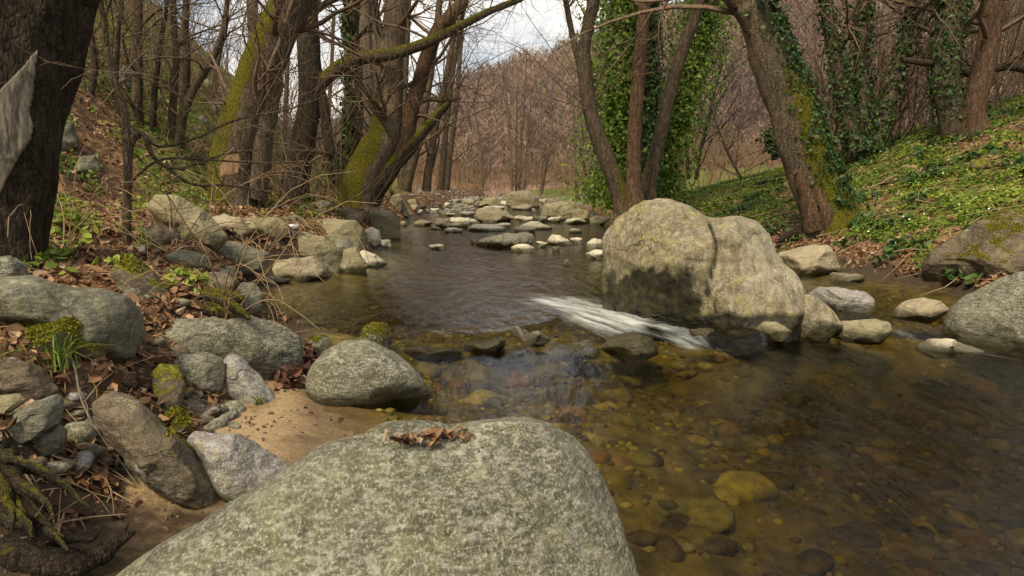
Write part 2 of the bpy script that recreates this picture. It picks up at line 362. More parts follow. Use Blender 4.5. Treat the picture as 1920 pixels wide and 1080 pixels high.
# ------------------------------------------------------------------ water
wx = axis([(-7, -3.6, .3), (-3.6, 6.4, .045), (6.4, 9, .3)]); wy = axis([(-5, 2, .5), (2, 5, .08), (5, 8.6, .035), (8.6, 16, .12), (16, 60, .5)])
WX, WY = np.meshgrid(wx, wy)
WZ = wz(WX, WY)
xf, yf = WX.ravel(), WY.ravel()
near_w = np.exp(-((yf - weir_y(xf) - .25) / .55) ** 2)
WZ = WZ + (near_w * .035 * fbm(np.stack([xf * 3.2, yf * 1.6, 0 * xf], 1), 3) + .006 * fbm(np.stack([xf * 2.2, yf * 1.0, 0 * xf + 4], 1), 3)).reshape(WX.shape)
def pl_dist(x, y, pts):
    d = np.full(x.shape, 9.)
    for (a, b) in zip(pts[:-1], pts[1:]):
        ab = np.array(b) - np.array(a); t = np.clip(((x - a[0]) * ab[0] + (y - a[1]) * ab[1]) / (ab @ ab), 0, 1)
        d = np.minimum(d, np.hypot(x - a[0] - t * ab[0], y - a[1] - t * ab[1]))
    return d
def gp(px, py, z):
    r = ray(px, py); t = (z - CAMZ) / r[2]; q = C0 + r * t; return (q[0], q[1])
foam = np.zeros_like(xf)
for pts, wd, k in (([(1050, 572), (1110, 590), (1170, 608)], .46, .8), ([(1100, 600), (1170, 612)], .3, .8), ([(1170, 605), (1240, 618), (1300, 636)], .16, .6), ([(770, 631), (800, 629), (860, 630)], .12, .42), ([(905, 627), (965, 622), (1010, 626)], .12, .42),
                   ([(1690, 612), (1760, 630), (1830, 645), (1905, 655)], .05, .4), ([(1300, 612), (1400, 612)], .06, .45), ([(1640, 600), (1700, 618)], .08, .35), ([(1000, 560), (1060, 585)], .3, .4)):
    d = pl_dist(xf, yf, [gp(a, b, .09) for a, b in pts]); foam = np.maximum(foam, k * np.exp(-(d / wd) ** 2))
WZ = WZ + (foam * .014 * (1 + fbm(np.stack([xf * 6, yf * 3, 0 * xf + 8], 1), 3))).reshape(WX.shape)
ny, nx = WX.shape; idx = np.arange(nx * ny).reshape(ny, nx)
WF = np.stack([idx[:-1, :-1], idx[:-1, 1:], idx[1:, 1:], idx[1:, :-1]], -1).reshape(-1, 4)
WV = np.stack([WX, WY, WZ], -1).reshape(-1, 3)
# close the body of water: skirt and floor
rim = np.concatenate([idx[0, :], idx[1:, -1], idx[-1, -2::-1], idx[-2:0:-1, 0]])
nv = len(WV); lowv = WV.copy(); lowv[:, 2] = -1.6
nr = len(rim); k = np.arange(nr); k2 = (k + 1) % nr
skirt = np.stack([rim[k2], rim[k], nv + rim[k], nv + rim[k2]], 1)
floor_ = WF[:, ::-1] + nv
WVV = np.concatenate([WV, lowv])
s = NT('stream_water'); p = s.pos()
fl = s.noise(s.mapv(p, (5.5, 1.6, 1), (0, 0, .15)), 1.6, 5, .6, .4); fl2 = s.noise(s.mapv(p, (14, 3., 1), (0, 0, -.3)), 1.5, 3, .6)
nrm = s.bump(s.math('ADD', fl, s.math('MULTIPLY', fl2, .35)), .30, .06)
gl = s.n('ShaderNodeBsdfGlossy'); gl.inputs['Roughness'].default_value = .09; s.put(gl.inputs['Normal'], nrm)
tr = s.n('ShaderNodeBsdfTransparent'); tr.inputs[0].default_value = (.96, .94, .88, 1)
fr = s.n('ShaderNodeFresnel'); fr.inputs[0].default_value = 1.33; s.put(fr.inputs['Normal'], nrm)
m1 = s.n('ShaderNodeMixShader'); s.put(m1.inputs[0], fr.outputs[0]); s.t.links.new(tr.outputs[0], m1.inputs[1]); s.t.links.new(gl.outputs[0], m1.inputs[2])
df = s.n('ShaderNodeBsdfDiffuse'); df.inputs[0].default_value = (.72, .77, .76, 1)
pr_ = s.mapv(p, (1, 1, 1), (0, 0, R(52)))
fs = s.noise(s.mapv(pr_, (1.1, 9, 2)), 1.5, 6, .62, .25); fs2 = s.noise(s.mapv(pr_, (4, 26, 2)), 1.5, 4, .6)
fa = s.attr('foam')
fm = s.rng(s.math('ADD', fa, s.math('ADD', s.math('MULTIPLY', s.math('SUBTRACT', fs, .5), 2.2), s.math('MULTIPLY', s.math('SUBTRACT', fs2, .5), .6))), .12, 1.45, 0, .8)
fm = s.math('MULTIPLY', fm, s.rng(fa, .04, .8))
m2 = s.n('ShaderNodeMixShader'); s.put(m2.inputs[0], fm); s.t.links.new(m1.outputs[0], m2.inputs[1]); s.t.links.new(df.outputs[0], m2.inputs[2])
s.t.links.new(m2.outputs[0], s.out.inputs['Surface'])
va = s.n('ShaderNodeVolumeAbsorption'); va.inputs[0].default_value = (.585, .525, .145, 1); va.inputs[1].default_value = 1.9
s.t.links.new(va.outputs[0], s.out.inputs['Volume'])
wme = mesh('stream_water', WVV, np.concatenate([WF, skirt, floor_]), s.m, True, dict(foam=np.concatenate([foam, np.zeros(nv)])))
obj('stream_water', wme, kind='structure')

def unit(v): return v / (np.linalg.norm(v) + 1e-9)
# ------------------------------------------------------------------ rocks
_seed = [0]
def bbox_poly(x0, y0, x1, y1, rg, lump=.2, sq=.75):
    th = np.linspace(0, 2 * np.pi, 28, endpoint=False)
    c, s_ = np.cos(th), np.sin(th)
    ux = np.sign(c) * np.abs(c) ** sq; uy = np.sign(s_) * np.abs(s_) ** sq
    ph = rg.uniform(0, 6.28, 4)
    k = 1 + lump * (np.sin(2 * th + ph[0]) * .5 + np.sin(3 * th + ph[1]) * .6 + np.sin(5 * th + ph[2]) * .35)
    X = ux * k; Y = uy * k
    X = (X - X.min()) / (X.max() - X.min()); Y = (Y - Y.min()) / (Y.max() - Y.min())
    return np.stack([x0 + X * (x1 - x0), y0 + Y * (y1 - y0)], 1)
def rock(label, poly, mat='granite', moss=0., T=None, base=None, sub=5, amp=.06, facets=8, ext=.3, push=.45, name='boulder', cat='boulder', group=None, water=None, deform=None, box=.8, cut=(.74, .92), yoff=0., planes=()):
    _seed[0] += 1; rg = np.random.default_rng(100 + _seed[0])
    if not isinstance(poly[0], (tuple, list)): poly = bbox_poly(*poly, rg)
    poly = np.array(poly, float)
    y0, y1 = poly[:, 1].min(), poly[:, 1].max(); hh = y1 - y0; x0, x1 = poly[:, 0].min(), poly[:, 0].max()
    if base is None: base = ((x0 + x1) / 2, y1 - .04 * hh)
    B = hit(*base)
    px_m = B[1] / 1280.
    wid = (x1 - x0) * px_m
    if T is None: T = .36 * wid
    k = np.clip((poly[:, 1] - (y1 - .35 * hh)) / (.35 * hh), 0, 1)
    poly[:, 1] += k * ext * hh
    cx, cy = (x0 + x1) / 2, (y0 + poly[:, 1].max()) / 2
    Y = B[1] + T * push + yoff
    C = at(cx, cy, Y)
    n = C0 - C; n /= np.linalg.norm(n)                  # towards the camera
    u = np.cross(np.array([0, 0, 1.]), n); u /= np.linalg.norm(u); v = np.cross(n, u)
    Q = []
    m = len(poly)
    for i in range(m):
        a, b = poly[i], poly[(i + 1) % m]
        for t in np.linspace(0, 1, 12, endpoint=False):
            q = a + (b - a) * t; r = ray(*q); tt = ((C - C0) @ n) / (r @ n); P = C0 + r * tt - C
            Q.append((P @ u, P @ v))
    Q = np.array(Q); th = np.arctan2(Q[:, 1], Q[:, 0]); rr = np.hypot(Q[:, 0], Q[:, 1]); o = np.argsort(th); th = th[o]; rr = rr[o]
    tg = np.linspace(-np.pi, np.pi, 181)[:-1]; rg_ = np.interp(tg, th, rr, period=2 * np.pi)
    ker = np.array([1, 2, 3, 2, 1.]); ker /= ker.sum(); rg_ = sum(ker[j] * np.roll(rg_, j - 2) for j in range(5))
    D, F = ico(sub); a, b, c = D[:, 0], D[:, 1], D[:, 2]
    s_ = np.hypot(a, b); tt = np.arctan2(b, a); r = np.interp(tt, tg, rg_, period=2 * np.pi)
    s2 = s_ ** box; c2 = np.sign(c) * np.abs(c) ** .9
    size = max(wid, hh * px_m) * .5
    # facets in normalised space
    Lc = np.stack([np.cos(tt) * s2, np.sin(tt) * s2, c2], 1)
    for _ in range(facets):
        nn = rg.normal(size=3); nn[2] = abs(nn[2]) + .5; nn[1] = nn[1] * .8 + .25; nn /= np.linalg.norm(nn)
        dpt = Lc @ nn; ct = dpt.max() * rg.uniform(*cut); Lc = Lc - np.maximum(dpt - ct, 0)[:, None] * nn * .85
    for nn, ct in planes:
        nn = unit(np.array(nn, float)); dpt = Lc @ nn; Lc = Lc - np.maximum(dpt - ct * dpt.max(), 0)[:, None] * nn * .92
    Pl = np.stack([Lc[:, 0] * r, Lc[:, 1] * r, Lc[:, 2] * T], 1)
    sd_ = rg.uniform(0, 50, 3)
    nzv = fbm(Pl / size * 1.4 + sd_, 5 if sub > 4 else 3, gain=.55)
    if sub > 4: nzv = nzv - .55 * np.clip(1 - np.abs(perlin(Pl / size * np.array([1.1, 2.6, 1.1]) + sd_ * 2)) * 7, 0, 1) * np.clip(perlin(Pl / size * .9 + sd_ * 3) + .25, 0, 1)
    Pl = Pl + D * (amp * size * nzv)[:, None]
    V = Pl[:, :1] * u + Pl[:, 1:2] * v + Pl[:, 2:] * n
    attrs = {}
    if deform is not None: V, attrs = deform(V, C, D, F)
    if 'shade_stain' not in attrs: attrs['shade_stain'] = np.zeros(len(V))
    me = mesh(name, V, F, MAT[mat], True, attrs)
    ob = obj(name, me, tuple(C), label=label, category=cat)
    if group: ob['group'] = group
    ob['moss'] = float(moss)
    W = float(wz(B[0], B[1])); inwater = float(ground_h(np.array([B[0]]), np.array([B[1]]))[0]) < W + .03
    ob['waterline'] = (W + .0) if (inwater if water is None else water) else -50.
    return ob, C
def at_pix(V, C):
    P = V + C - C0; d = P @ _F; return 960 + 1280 * (P @ _X) / d, 540 - 1280 * (P @ _U) / d

# foreground boulder with the hollow
def hollow(V, C, D, F):
    x, y = at_pix(V, C); front = (D[:, 2] > -.2)
    d = ((x - 800) / 95) ** 2 + ((y - 822) / 19) ** 2
    V = V.copy(); V[:, 2] -= .07 * np.exp(-d ** 1.5) * front
    rid = np.exp(-((y - (842 + (x - 600) * -.02)) / 14) ** 2) * sm((x - 560) / 80) * sm((980 - x) / 120)
    V[:, 2] += .015 * rid * front
    return V, {}
FR, FRC = rock('huge speckled grey-green boulder filling the bottom centre foreground',
    [(240, 1080), (330, 1010), (420, 950), (500, 900), (600, 848), (680, 826), (720, 800), (780, 795), (850, 802), (900, 799), (960, 793), (1020, 800), (1060, 815), (1095, 850), (1120, 900), (1150, 970), (1190, 1080), (1230, 1200), (1000, 1290), (600, 1300), (250, 1260), (170, 1160)],
    'granite', 0, T=.55, base=(700, 1080), sub=7, amp=.035, facets=3, ext=0, push=-.25, deform=hollow, water=False, cut=(.86, .95))
# great split boulder
def split(V, C, D, F):
    x, y = at_pix(V, C); f = (D[:, 2] > -.25)
    V = V.copy(); xc = 1338 + 8 * np.sin(y / 23.) + (y - 400) * .03
    g = np.exp(-(np.abs(x - xc) / 7.) ** 1.6) * f * sm((598 - y) / 50)
    V[:, 1] += .07 * g
    v2 = np.exp(-(np.abs(x - xc) / 34.) ** 2) * f
    V[:, 1] += .035 * v2; V[:, 2] -= .02 * v2 * sm((440 - y) / 60)
    # undercut on the left front
    cx = np.exp(-((x - 1225) / 95) ** 4) * sm((y - (440 + 34 * ((x - 1225) / 100) ** 2)) / 120) * f
    V[:, 1] += .13 * cx
    st = np.exp(-((x - 1228) / 118) ** 6) * sm((y - (462 + 44 * np.abs((x - 1222) / 100) ** 1.6 + 30 * fbm(np.stack([x / 38., y / 60., 0 * x], 1), 3))) / 60) * f * sm((1345 - x - (y - 600) * -.15) / 40)  # shade of the recess painted into the mask along with black algae
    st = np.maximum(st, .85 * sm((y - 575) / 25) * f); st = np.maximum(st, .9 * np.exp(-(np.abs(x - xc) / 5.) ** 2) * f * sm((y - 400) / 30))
    pale = sm((x - 1350) / 90) * f * sm((590 - y) / 60); rust = .62 * np.exp(-(np.abs(x - xc - 2) / 4.5) ** 2) * f * sm((y - 400) / 60) * sm((575 - y) / 60)
    return V, {'shade_stain': st, 'pale': pale, 'rust': rust}
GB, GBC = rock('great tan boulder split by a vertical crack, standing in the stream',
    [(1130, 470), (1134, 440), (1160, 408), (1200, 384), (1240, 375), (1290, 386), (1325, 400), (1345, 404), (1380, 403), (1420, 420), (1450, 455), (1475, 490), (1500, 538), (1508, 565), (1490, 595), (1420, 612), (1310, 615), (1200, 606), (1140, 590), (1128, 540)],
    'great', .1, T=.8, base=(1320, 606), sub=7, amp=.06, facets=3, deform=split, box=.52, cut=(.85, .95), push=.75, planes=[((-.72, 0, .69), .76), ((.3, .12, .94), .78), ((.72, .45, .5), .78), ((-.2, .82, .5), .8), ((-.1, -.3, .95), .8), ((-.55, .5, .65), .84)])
GB['moss'] = .24
ROCKS = [
 ('rounded lichen-speckled grey dome rock beside the sand', [(572, 720), (580, 690), (610, 655), (650, 637), (690, 638), (740, 660), (780, 695), (812, 728), (790, 742), (720, 748), (620, 752), (578, 742)], 'granite', .12, dict(sub=6, facets=2, ext=.25, amp=.03)),
 ('small stone with yellow moss cap behind the dome rock', [(672, 640), (680, 615), (700, 604), (725, 610), (738, 630), (730, 652), (690, 655)], 'granite', .55, {}),
 ('small lichen stone left of the dome rock top', (568, 630, 625, 668), 'granite', .3, {}),
 ('long smooth olive-grey boulder on the bank above the damp leaf pile', [(290, 625), (315, 600), (400, 588), (470, 592), (530, 608), (560, 632), (569, 660), (555, 685), (500, 696), (420, 690), (330, 680), (292, 660)], 'granite', .12, dict(sub=6, facets=3)),
 ('rounded grey stone left of the wedge stone', [(318, 685), (345, 664), (390, 660), (418, 675), (422, 705), (410, 730), (350, 728), (322, 715)], 'granite', .1, {}),
 ('wedge-shaped pinkish stone pointing down at the sand', [(413, 668), (432, 657), (452, 668), (490, 705), (522, 742), (512, 757), (470, 752), (425, 730), (415, 700)], 'gneiss', .05, dict(cut=(.66, .85))),
 ('pale banded boulder lying on sand behind the foreground boulder', [(346, 822), (362, 807), (440, 812), (505, 840), (552, 882), (553, 902), (520, 930), (450, 943), (418, 928), (380, 880)], 'gneiss', .02, dict(sub=6, ext=.1)),
 ('long dark slate boulder across the left bank', [(-60, 530), (0, 518), (60, 520), (140, 538), (200, 542), (240, 560), (268, 585), (275, 615), (255, 640), (190, 640), (100, 610), (0, 600), (-60, 600)], 'slate', .12, dict(sub=6, T=.45)),
 ('pale grey stone at the foot of the dark leaning trunk', [(-50, 500), (-20, 480), (20, 479), (50, 497), (57, 518), (20, 530), (-50, 530)], 'granite', .1, {}),
 ('low mound capped with bright yellow moss in front of the dark slate boulder', [(20, 606), (60, 588), (120, 586), (165, 603), (200, 640), (195, 655), (120, 665), (40, 650)], 'brown', .8, dict(sub=6, T=.3)),
 ('tilted brown stone with a bright moss ridge on its back', [(207, 510), (218, 491), (250, 488), (290, 510), (328, 548), (310, 560), (255, 556), (220, 540)], 'brown', .52, {}),
 ('blue-green slab leaning in the bank edge', [(-40, 810), (0, 795), (60, 755), (110, 737), (126, 752), (112, 795), (60, 822), (0, 838), (-40, 840)], 'slate', .0, dict(ext=.05, cut=(.66, .85))),
 ('dark banded slab under the blue-green slab', [(42, 850), (60, 815), (110, 793), (127, 805), (120, 845), (80, 862)], 'slate', .05, dict(ext=.05)),
 ('yellow-olive striped slab at the left frame edge', [(-40, 750), (0, 740), (34, 738), (52, 750), (25, 772), (-40, 792)], 'olive', .3, dict(ext=.05, cut=(.66, .85))),
 ('brown lumpy stone under the grass tuft', [(-30, 690), (20, 668), (80, 690), (112, 725), (90, 752), (20, 745), (-30, 735)], 'brown', .25, dict(amp=.09)),
 ('mossy upright stone in the middle of the bank edge', [(282, 700), (300, 680), (335, 685), (348, 720), (338, 765), (305, 770), (288, 740)], 'brown', .62, dict(ext=.1)),
 ('mossy knob below the upright mossy stone', [(312, 775), (330, 762), (355, 780), (362, 808), (340, 822), (318, 812)], 'brown', .6, dict(ext=.1)),
 ('long earth-brown rock sloping down beside the pale banded boulder', [(168, 760), (200, 733), (250, 742), (300, 790), (345, 830), (400, 890), (428, 930), (405, 955), (330, 940), (260, 890), (200, 830)], 'brown', .28, dict(sub=6, T=.22, ext=.05, amp=.07)),
 ('small round stone embedded in the brown bank', [(228, 850), (245, 832), (275, 836), (285, 860), (265, 882), (235, 876)], 'brown', .1, dict(ext=.05)),
 ('dark grooved boulder with an overhang on the left bank', [(385, 468), (400, 452), (440, 452), (505, 475), (502, 500), (450, 508), (405, 492)], 'slate', .1, dict(sub=6)),
 ('flat-topped tan rock sloping into the upper pool', [(488, 505), (512, 488), (585, 480), (607, 496), (628, 518), (570, 526), (500, 520)], 'tan', 0, dict(sub=6, cut=(.66, .84), ext=.15)),
 ('thin submerged-edge slab below the flat-topped tan rock', [(480, 522), (520, 518), (552, 524), (520, 532), (485, 532)], 'tan', 0, {}),
 ('angular olive boulder with white vein beside the plastic bottle', [(524, 466), (545, 438), (572, 434), (605, 445), (640, 468), (636, 500), (590, 492), (540, 482)], 'olive', .05, dict(sub=6, cut=(.62, .82), facets=7, yoff=.1)),
 ('flat long olive block behind the angular boulder', [(540, 426), (560, 415), (630, 411), (668, 414), (682, 430), (688, 470), (665, 478), (600, 450), (548, 440)], 'olive', .1, dict(sub=6, cut=(.62, .82), facets=6, T=.8, base=(640, 478))),
 ('grey-green wedge block between olive boulder and flat block', [(580, 438), (640, 434), (660, 440), (680, 478), (672, 492), (640, 480), (600, 455)], 'granite', .05, dict(cut=(.62, .82), base=(660, 492))),
 ('tan foot rock dipping in the water with algae rim', [(634, 500), (645, 468), (668, 463), (690, 497), (680, 510), (650, 512)], 'olive', 0, {}),
 ('white-edged low rock tip at the left pool edge', [(666, 482), (680, 468), (705, 478), (730, 492), (700, 500), (672, 497)], 'pale', 0, dict(cut=(.66, .84))),
 ('large rounded olive boulder below the mossy leaning trees', [(674, 402), (684, 390), (712, 387), (735, 396), (749, 420), (752, 436), (738, 442), (712, 440), (690, 432), (676, 420)], 'olive', .15, dict(sub=6, cut=(.66, .85))),
 ('pinkish pale rock at the foot of the large rounded olive boulder', [(678, 450), (684, 430), (698, 425), (712, 432), (716, 450), (700, 456)], 'pale', 0, {}),
 ('flat pale stone tapering into water beside the pinkish rock', (703, 449, 735, 461), 'pale', 0, {}),
 ('grey saddle rock left of the large rounded olive boulder', [(634, 400), (648, 384), (668, 392), (682, 402), (680, 428), (655, 424), (640, 415)], 'brown', .1, {}),
 ('sloping bare slab behind the thin sapling', [(268, 385), (290, 362), (325, 366), (385, 395), (430, 432), (405, 448), (340, 430), (285, 408)], 'olive', .12, dict(sub=6, T=.4, cut=(.66, .84))),
 ('low brown slab half covered by litter under the sloping slab', [(262, 432), (290, 418), (330, 428), (345, 450), (310, 462), (270, 452)], 'brown', .1, {}),
 ('greenish oblong rock left of the plastic bottle', [(424, 428), (440, 412), (480, 407), (525, 408), (542, 425), (530, 440), (470, 442)], 'olive', .2, {}),
 ('pointed pale slab beside the torn leaning trunk', [(395, 408), (420, 398), (455, 412), (470, 432), (440, 440), (405, 430)], 'tan', .05, dict(cut=(.62, .82))),
 ('dark flat stone below the sloping slab', [(310, 478), (345, 466), (395, 480), (400, 500), (350, 506), (315, 498)], 'slate', .1, {}),
 ('round grey boulder at the water behind the tangled roots', [(440, 545), (455, 528), (478, 530), (492, 552), (490, 575), (470, 584), (445, 574)], 'granite', .05, {}),
 ('mossy dark stone at water edge under the round grey boulder', (486, 566, 512, 592), 'brown', .6, {}),
 ('flat purple-grey ledge above the tangled roots', [(345, 520), (375, 505), (425, 512), (452, 530), (430, 548), (370, 545)], 'brown', .05, dict(cut=(.62, .82))),
 ('small grey flat stone beside the mossy ridged stone', [(228, 552), (245, 538), (268, 545), (275, 560), (250, 566)], 'slate', .1, {}),
 # right-hand side
 ('tan rock slumped against the right foot of the split boulder', [(1468, 595), (1480, 565), (1505, 550), (1530, 556), (1562, 580), (1582, 606), (1550, 622), (1500, 624), (1472, 612)], 'great', .05, dict(sub=6)),
 ('two-tone block with blue-grey top behind the tan slumped rock', [(1513, 552), (1535, 537), (1580, 540), (1622, 546), (1640, 566), (1634, 584), (1570, 584), (1525, 572)], 'gneiss', .05, dict(sub=6, cut=(.66, .84))),
 ('small mossy-rimmed stone below the split boulder', [(1416, 618), (1430, 604), (1455, 602), (1485, 622), (1470, 634), (1430, 632)], 'olive', .2, {}),
 ('smooth oblong brown stone arched over the water', [(1558, 615), (1580, 602), (1640, 599), (1668, 604), (1675, 622), (1650, 636), (1590, 634), (1562, 628)], 'olive', .1, dict(sub=6, facets=1)),
 ('low wet rock between the oblong stone and the right boulders', [(1668, 590), (1690, 566), (1730, 558), (1765, 566), (1780, 582), (1740, 598)], 'tan', .05, dict(sub=6)),
 ('flat pale lichen stone barely above the right pool', [(1713, 652), (1740, 636), (1790, 637), (1860, 658), (1830, 664), (1750, 664)], 'pale', .12, dict(T=.3)),
 ('big smooth boulder at the right frame edge with mossy foot', [(1764, 618), (1780, 580), (1815, 553), (1860, 532), (1920, 514), (1990, 512), (2040, 560), (2030, 640), (1930, 652), (1850, 646), (1785, 632)], 'granite', .12, dict(sub=6, facets=2, base=(1850, 642))),
 ('large dark rough boulder with mossy crest on the right bank', [(1732, 500), (1748, 474), (1795, 445), (1830, 418), (1885, 394), (1960, 388), (2030, 450), (2030, 540), (1880, 552), (1800, 558), (1752, 535)], 'brown', .3, dict(sub=7, amp=.075, facets=6, cut=(.62, .84), base=(1800, 556))),
 ('flat-topped tan block at the water behind the split boulder', [(1455, 474), (1500, 462), (1552, 460), (1566, 480), (1590, 506), (1540, 512), (1470, 514)], 'tan', .0, dict(sub=6, cut=(.66, .84), facets=6)),
 ('low wet stone beside the flat-topped tan block', (1552, 510, 1624, 527), 'tan', 0, {}),
 ('moss-covered lump high on the green right bank', (1818, 298, 1852, 322), 'brown', .6, {}),
 # weir stones
 ('dark wet stone under the weir lip, left one', (868, 618, 950, 648), 'brown', 0, dict(T=.25, ext=.1)),
 ('dark flat ledge stone at the left end of the weir', [(742, 648), (750, 636), (800, 634), (860, 638), (872, 650), (800, 656)], 'brown', 0, dict(T=.22, ext=.1, water=False)),
 ('dark wet ledge stone between the weir humps', [(938, 650), (950, 634), (985, 632), (1000, 645), (960, 655)], 'brown', 0, dict(T=.22, ext=.1, water=False)),
 ('low dark ledge stone just left of the white water', [(1025, 650), (1040, 632), (1090, 630), (1130, 640), (1120, 656), (1060, 658)], 'brown', 0, dict(T=.22, ext=.1, water=False)),
 ('small pale-topped stone poking through the weir', [(984, 636), (995, 622), (1012, 620), (1032, 634), (1020, 644), (995, 644)], 'granite', .2, {}),
 ('rounded wet stone the white water pours around', [(1125, 642), (1150, 618), (1190, 610), (1225, 625), (1240, 648), (1180, 660)], 'brown', .1, dict(sub=6, T=.3)),
 ('thin wet stone right of the white water', (1290, 614, 1345, 632), 'brown', 0, {}),
 # mid stream and far rocks
 ('long pale elongated rock lying across the mid stream', [(886, 455), (905, 447), (990, 434), (1003, 441), (1001, 456), (950, 463), (900, 461)], 'granite', 0, dict(sub=6, facets=2)),
 ('dark stub stone at the tip of the elongated rock', (880, 447, 902, 457), 'brown', 0, {}),
 ('low pale stone in front of the elongated rock', (958, 457, 1006, 473), 'pale', 0, {}),
 ('tiny two-toned stone right of the elongated rock', (1004, 452, 1027, 464), 'pale', 0, {}),
 ('dark pebble sitting in the stream right of the elongated rock', (1034, 461, 1052, 471), 'slate', 0, {}),
 ('pale double-humped stone in the right mid stream', [(1020, 455), (1036, 440), (1052, 443), (1066, 449), (1078, 458), (1050, 460)], 'pale', 0, {}),
 ('small pale stone touching the double-humped stone', (1068, 445, 1092, 457), 'pale', 0, {}),
 ('pale stone by the left edge of the split boulder', (1098, 447, 1136, 464), 'pale', 0, {}),
 ('pale stone nearest the gravel by the split boulder', (1097, 468, 1132, 486), 'pale', 0, {}),
 ('small tan stone on the gravel bar', (1054, 487, 1072, 498), 'tan', 0, {}),
 ('lone yellow stone in the open upper pool', (803, 457, 836, 468), 'pale', 0, {}),
 ('slanting grey-white boulder mid stream with dark underside', [(886, 404), (898, 391), (940, 389), (958, 394), (971, 408), (950, 413), (910, 417), (890, 412)], 'tan', 0, dict(sub=6)),
 ('tall rounded grey-green boulder farthest up the stream', [(949, 378), (955, 362), (975, 357), (992, 358), (1010, 370), (1013, 384), (990, 390), (955, 388)], 'olive', 0, dict(sub=6, facets=2)),
 ('smooth yellow-green rock left of the tall far boulder', [(895, 384), (910, 372), (930, 370), (940, 380), (938, 388), (905, 389)], 'olive', 0, {}),
 ('broad olive boulder near the far right bank', [(1014, 404), (1020, 384), (1040, 379), (1078, 380), (1092, 392), (1086, 410), (1050, 414)], 'olive', 0, dict(sub=6, facets=2)),
 ('rounded olive rock overlapping the broad olive boulder', [(1064, 412), (1072, 396), (1090, 390), (1104, 398), (1106, 412), (1085, 416)], 'olive', 0, {}),
 ('tan rock at the foot of the right tree clump', (1104, 405, 1144, 423), 'tan', 0, {}),
 ('flat pale slab below the rounded olive rock', (1055, 409, 1102, 420), 'pale', 0, {}),
 ('large flat pale slab in the middle riffle', [(876, 430), (890, 419), (925, 419), (955, 428), (940, 434), (900, 434)], 'pale', 0, {}),
 ('pale slab right of the large flat slab', (925, 418, 960, 428), 'pale', 0, {}),
 ('pale wedge slab right of mid stream', [(970, 426), (990, 416), (1010, 416), (1040, 427), (1010, 431), (980, 430)], 'pale', 0, {}),
 ('yellowish stone in front of the pale wedge slab', (961, 424, 1006, 436), 'tan', 0, {}),
 ('small yellow stone alone in the right riffle', (1065, 428, 1092, 437), 'pale', 0, {}),
 ('pale stone below the slanting boulder, left of the row', (963, 404, 1002, 416), 'pale', 0, {}),
 ('grey stone in the row below the broad olive boulder', (998, 404, 1026, 417), 'granite', 0, {}),
 ('pale stone at the right end of the row', (1024, 406, 1054, 417), 'pale', 0, {}),
 ('low pale stone left of the slanting boulder', (862, 396, 892, 405), 'pale', 0, {}),
 ('cluster stone, tall grey one in the left riffle', (812, 408, 850, 428), 'tan', 0, {}),
 ('cluster stone, yellow one at the left end of the riffle', (774, 412, 812, 424), 'olive', .1, {}),
 ('small round stone touching the left pool edge', (748, 414, 764, 424), 'tan', 0, {}),
 ('cluster stone, pale one right of the tall grey stone', (840, 407, 872, 420), 'pale', 0, {}),
 ('cluster stone, flat tan one in front of the riffle row', (842, 416, 882, 428), 'tan', 0, {}),
 ('thin pale stone below the riffle cluster', (833, 427, 871, 436), 'pale', 0, {}),
 ('tiny pale stone left of the thin pale stone', (808, 426, 828, 431), 'pale', 0, {}),
 ('pale slab behind the riffle cluster', (858, 408, 900, 420), 'pale', 0, {}),
 ('grey-green rock under the mossy trees at the left shore', [(728, 382), (735, 366), (750, 362), (757, 376), (752, 392), (735, 392)], 'olive', .1, {}),
 ('pointed pale rock on the far left shore', [(742, 398), (756, 375), (764, 386), (774, 398), (758, 402)], 'tan', 0, dict(cut=(.6, .8))),
 ('round brown rock beside the pointed pale rock', (758, 372, 782, 384), 'olive', .1, {}),
 ('pinkish rock on the far left shore', (764, 383, 786, 394), 'tan', 0, {}),
 ('flat pale stone in the far left shallows', (770, 393, 794, 400), 'pale', 0, {}),
 ('pale stone further along the far left shallows', (790, 392, 806, 398), 'pale', 0, {}),
 ('triangular pale stone in the far left channel', (804, 390, 824, 398), 'pale', 0, {}),
 ('dark flat stone at the far left channel edge', (746, 396, 766, 403), 'brown', 0, {}),
 ('small stone far up the left shallows', (826, 380, 848, 388), 'pale', 0, {}),
 ('grey stone at the head of the stream', (868, 372, 890, 383), 'tan', 0, {}),
 ('low stone at the far head of the stream, left', (846, 373, 866, 381), 'tan', 0, {}),
 ('pale stone between far head boulders', (938, 376, 956, 386), 'pale', 0, {}),
 ('stone right of the tall far boulder', (1010, 372, 1028, 384), 'tan', 0, {}),
 ('flat white slab behind the slanting boulder', (905, 386, 950, 393), 'pale', 0, {}),
 ('flat slab in front of the tall far boulder', (955, 384, 1000, 394), 'tan', 0, {}),
 ('thin slab left of the slanting boulder top', (832, 399, 856, 405), 'pale', 0, {}),
 # left bank and slope
 ('pale stone in the leaf litter below the straight dark trunk', (590, 376, 622, 394), 'granite', .1, {}),
 ('grey angular stone behind the flat olive block', (530, 403, 560, 418), 'granite', 0, {}),
 ('big grey rock on the slope behind the dark leaning trunk', [(68, 262), (85, 225), (110, 214), (140, 232), (148, 266), (120, 276)], 'slate', .1, {}),
 ('half-buried grey rock lower on the leafy slope', [(132, 322), (150, 293), (178, 292), (192, 315), (170, 332)], 'slate', .15, {}),
 ('rounded dark rock on the slope left of the mossy trunk', [(388, 208), (400, 184), (420, 184), (430, 205), (412, 216)], 'slate', .15, {}),
 ('mossy ledge high on the leafy slope', [(214, 150), (235, 118), (255, 140), (256, 168), (230, 166)], 'slate', .4, {}),
 ('dark small rock on the sunny slope', (358, 214, 388, 230), 'slate', .05, {}),
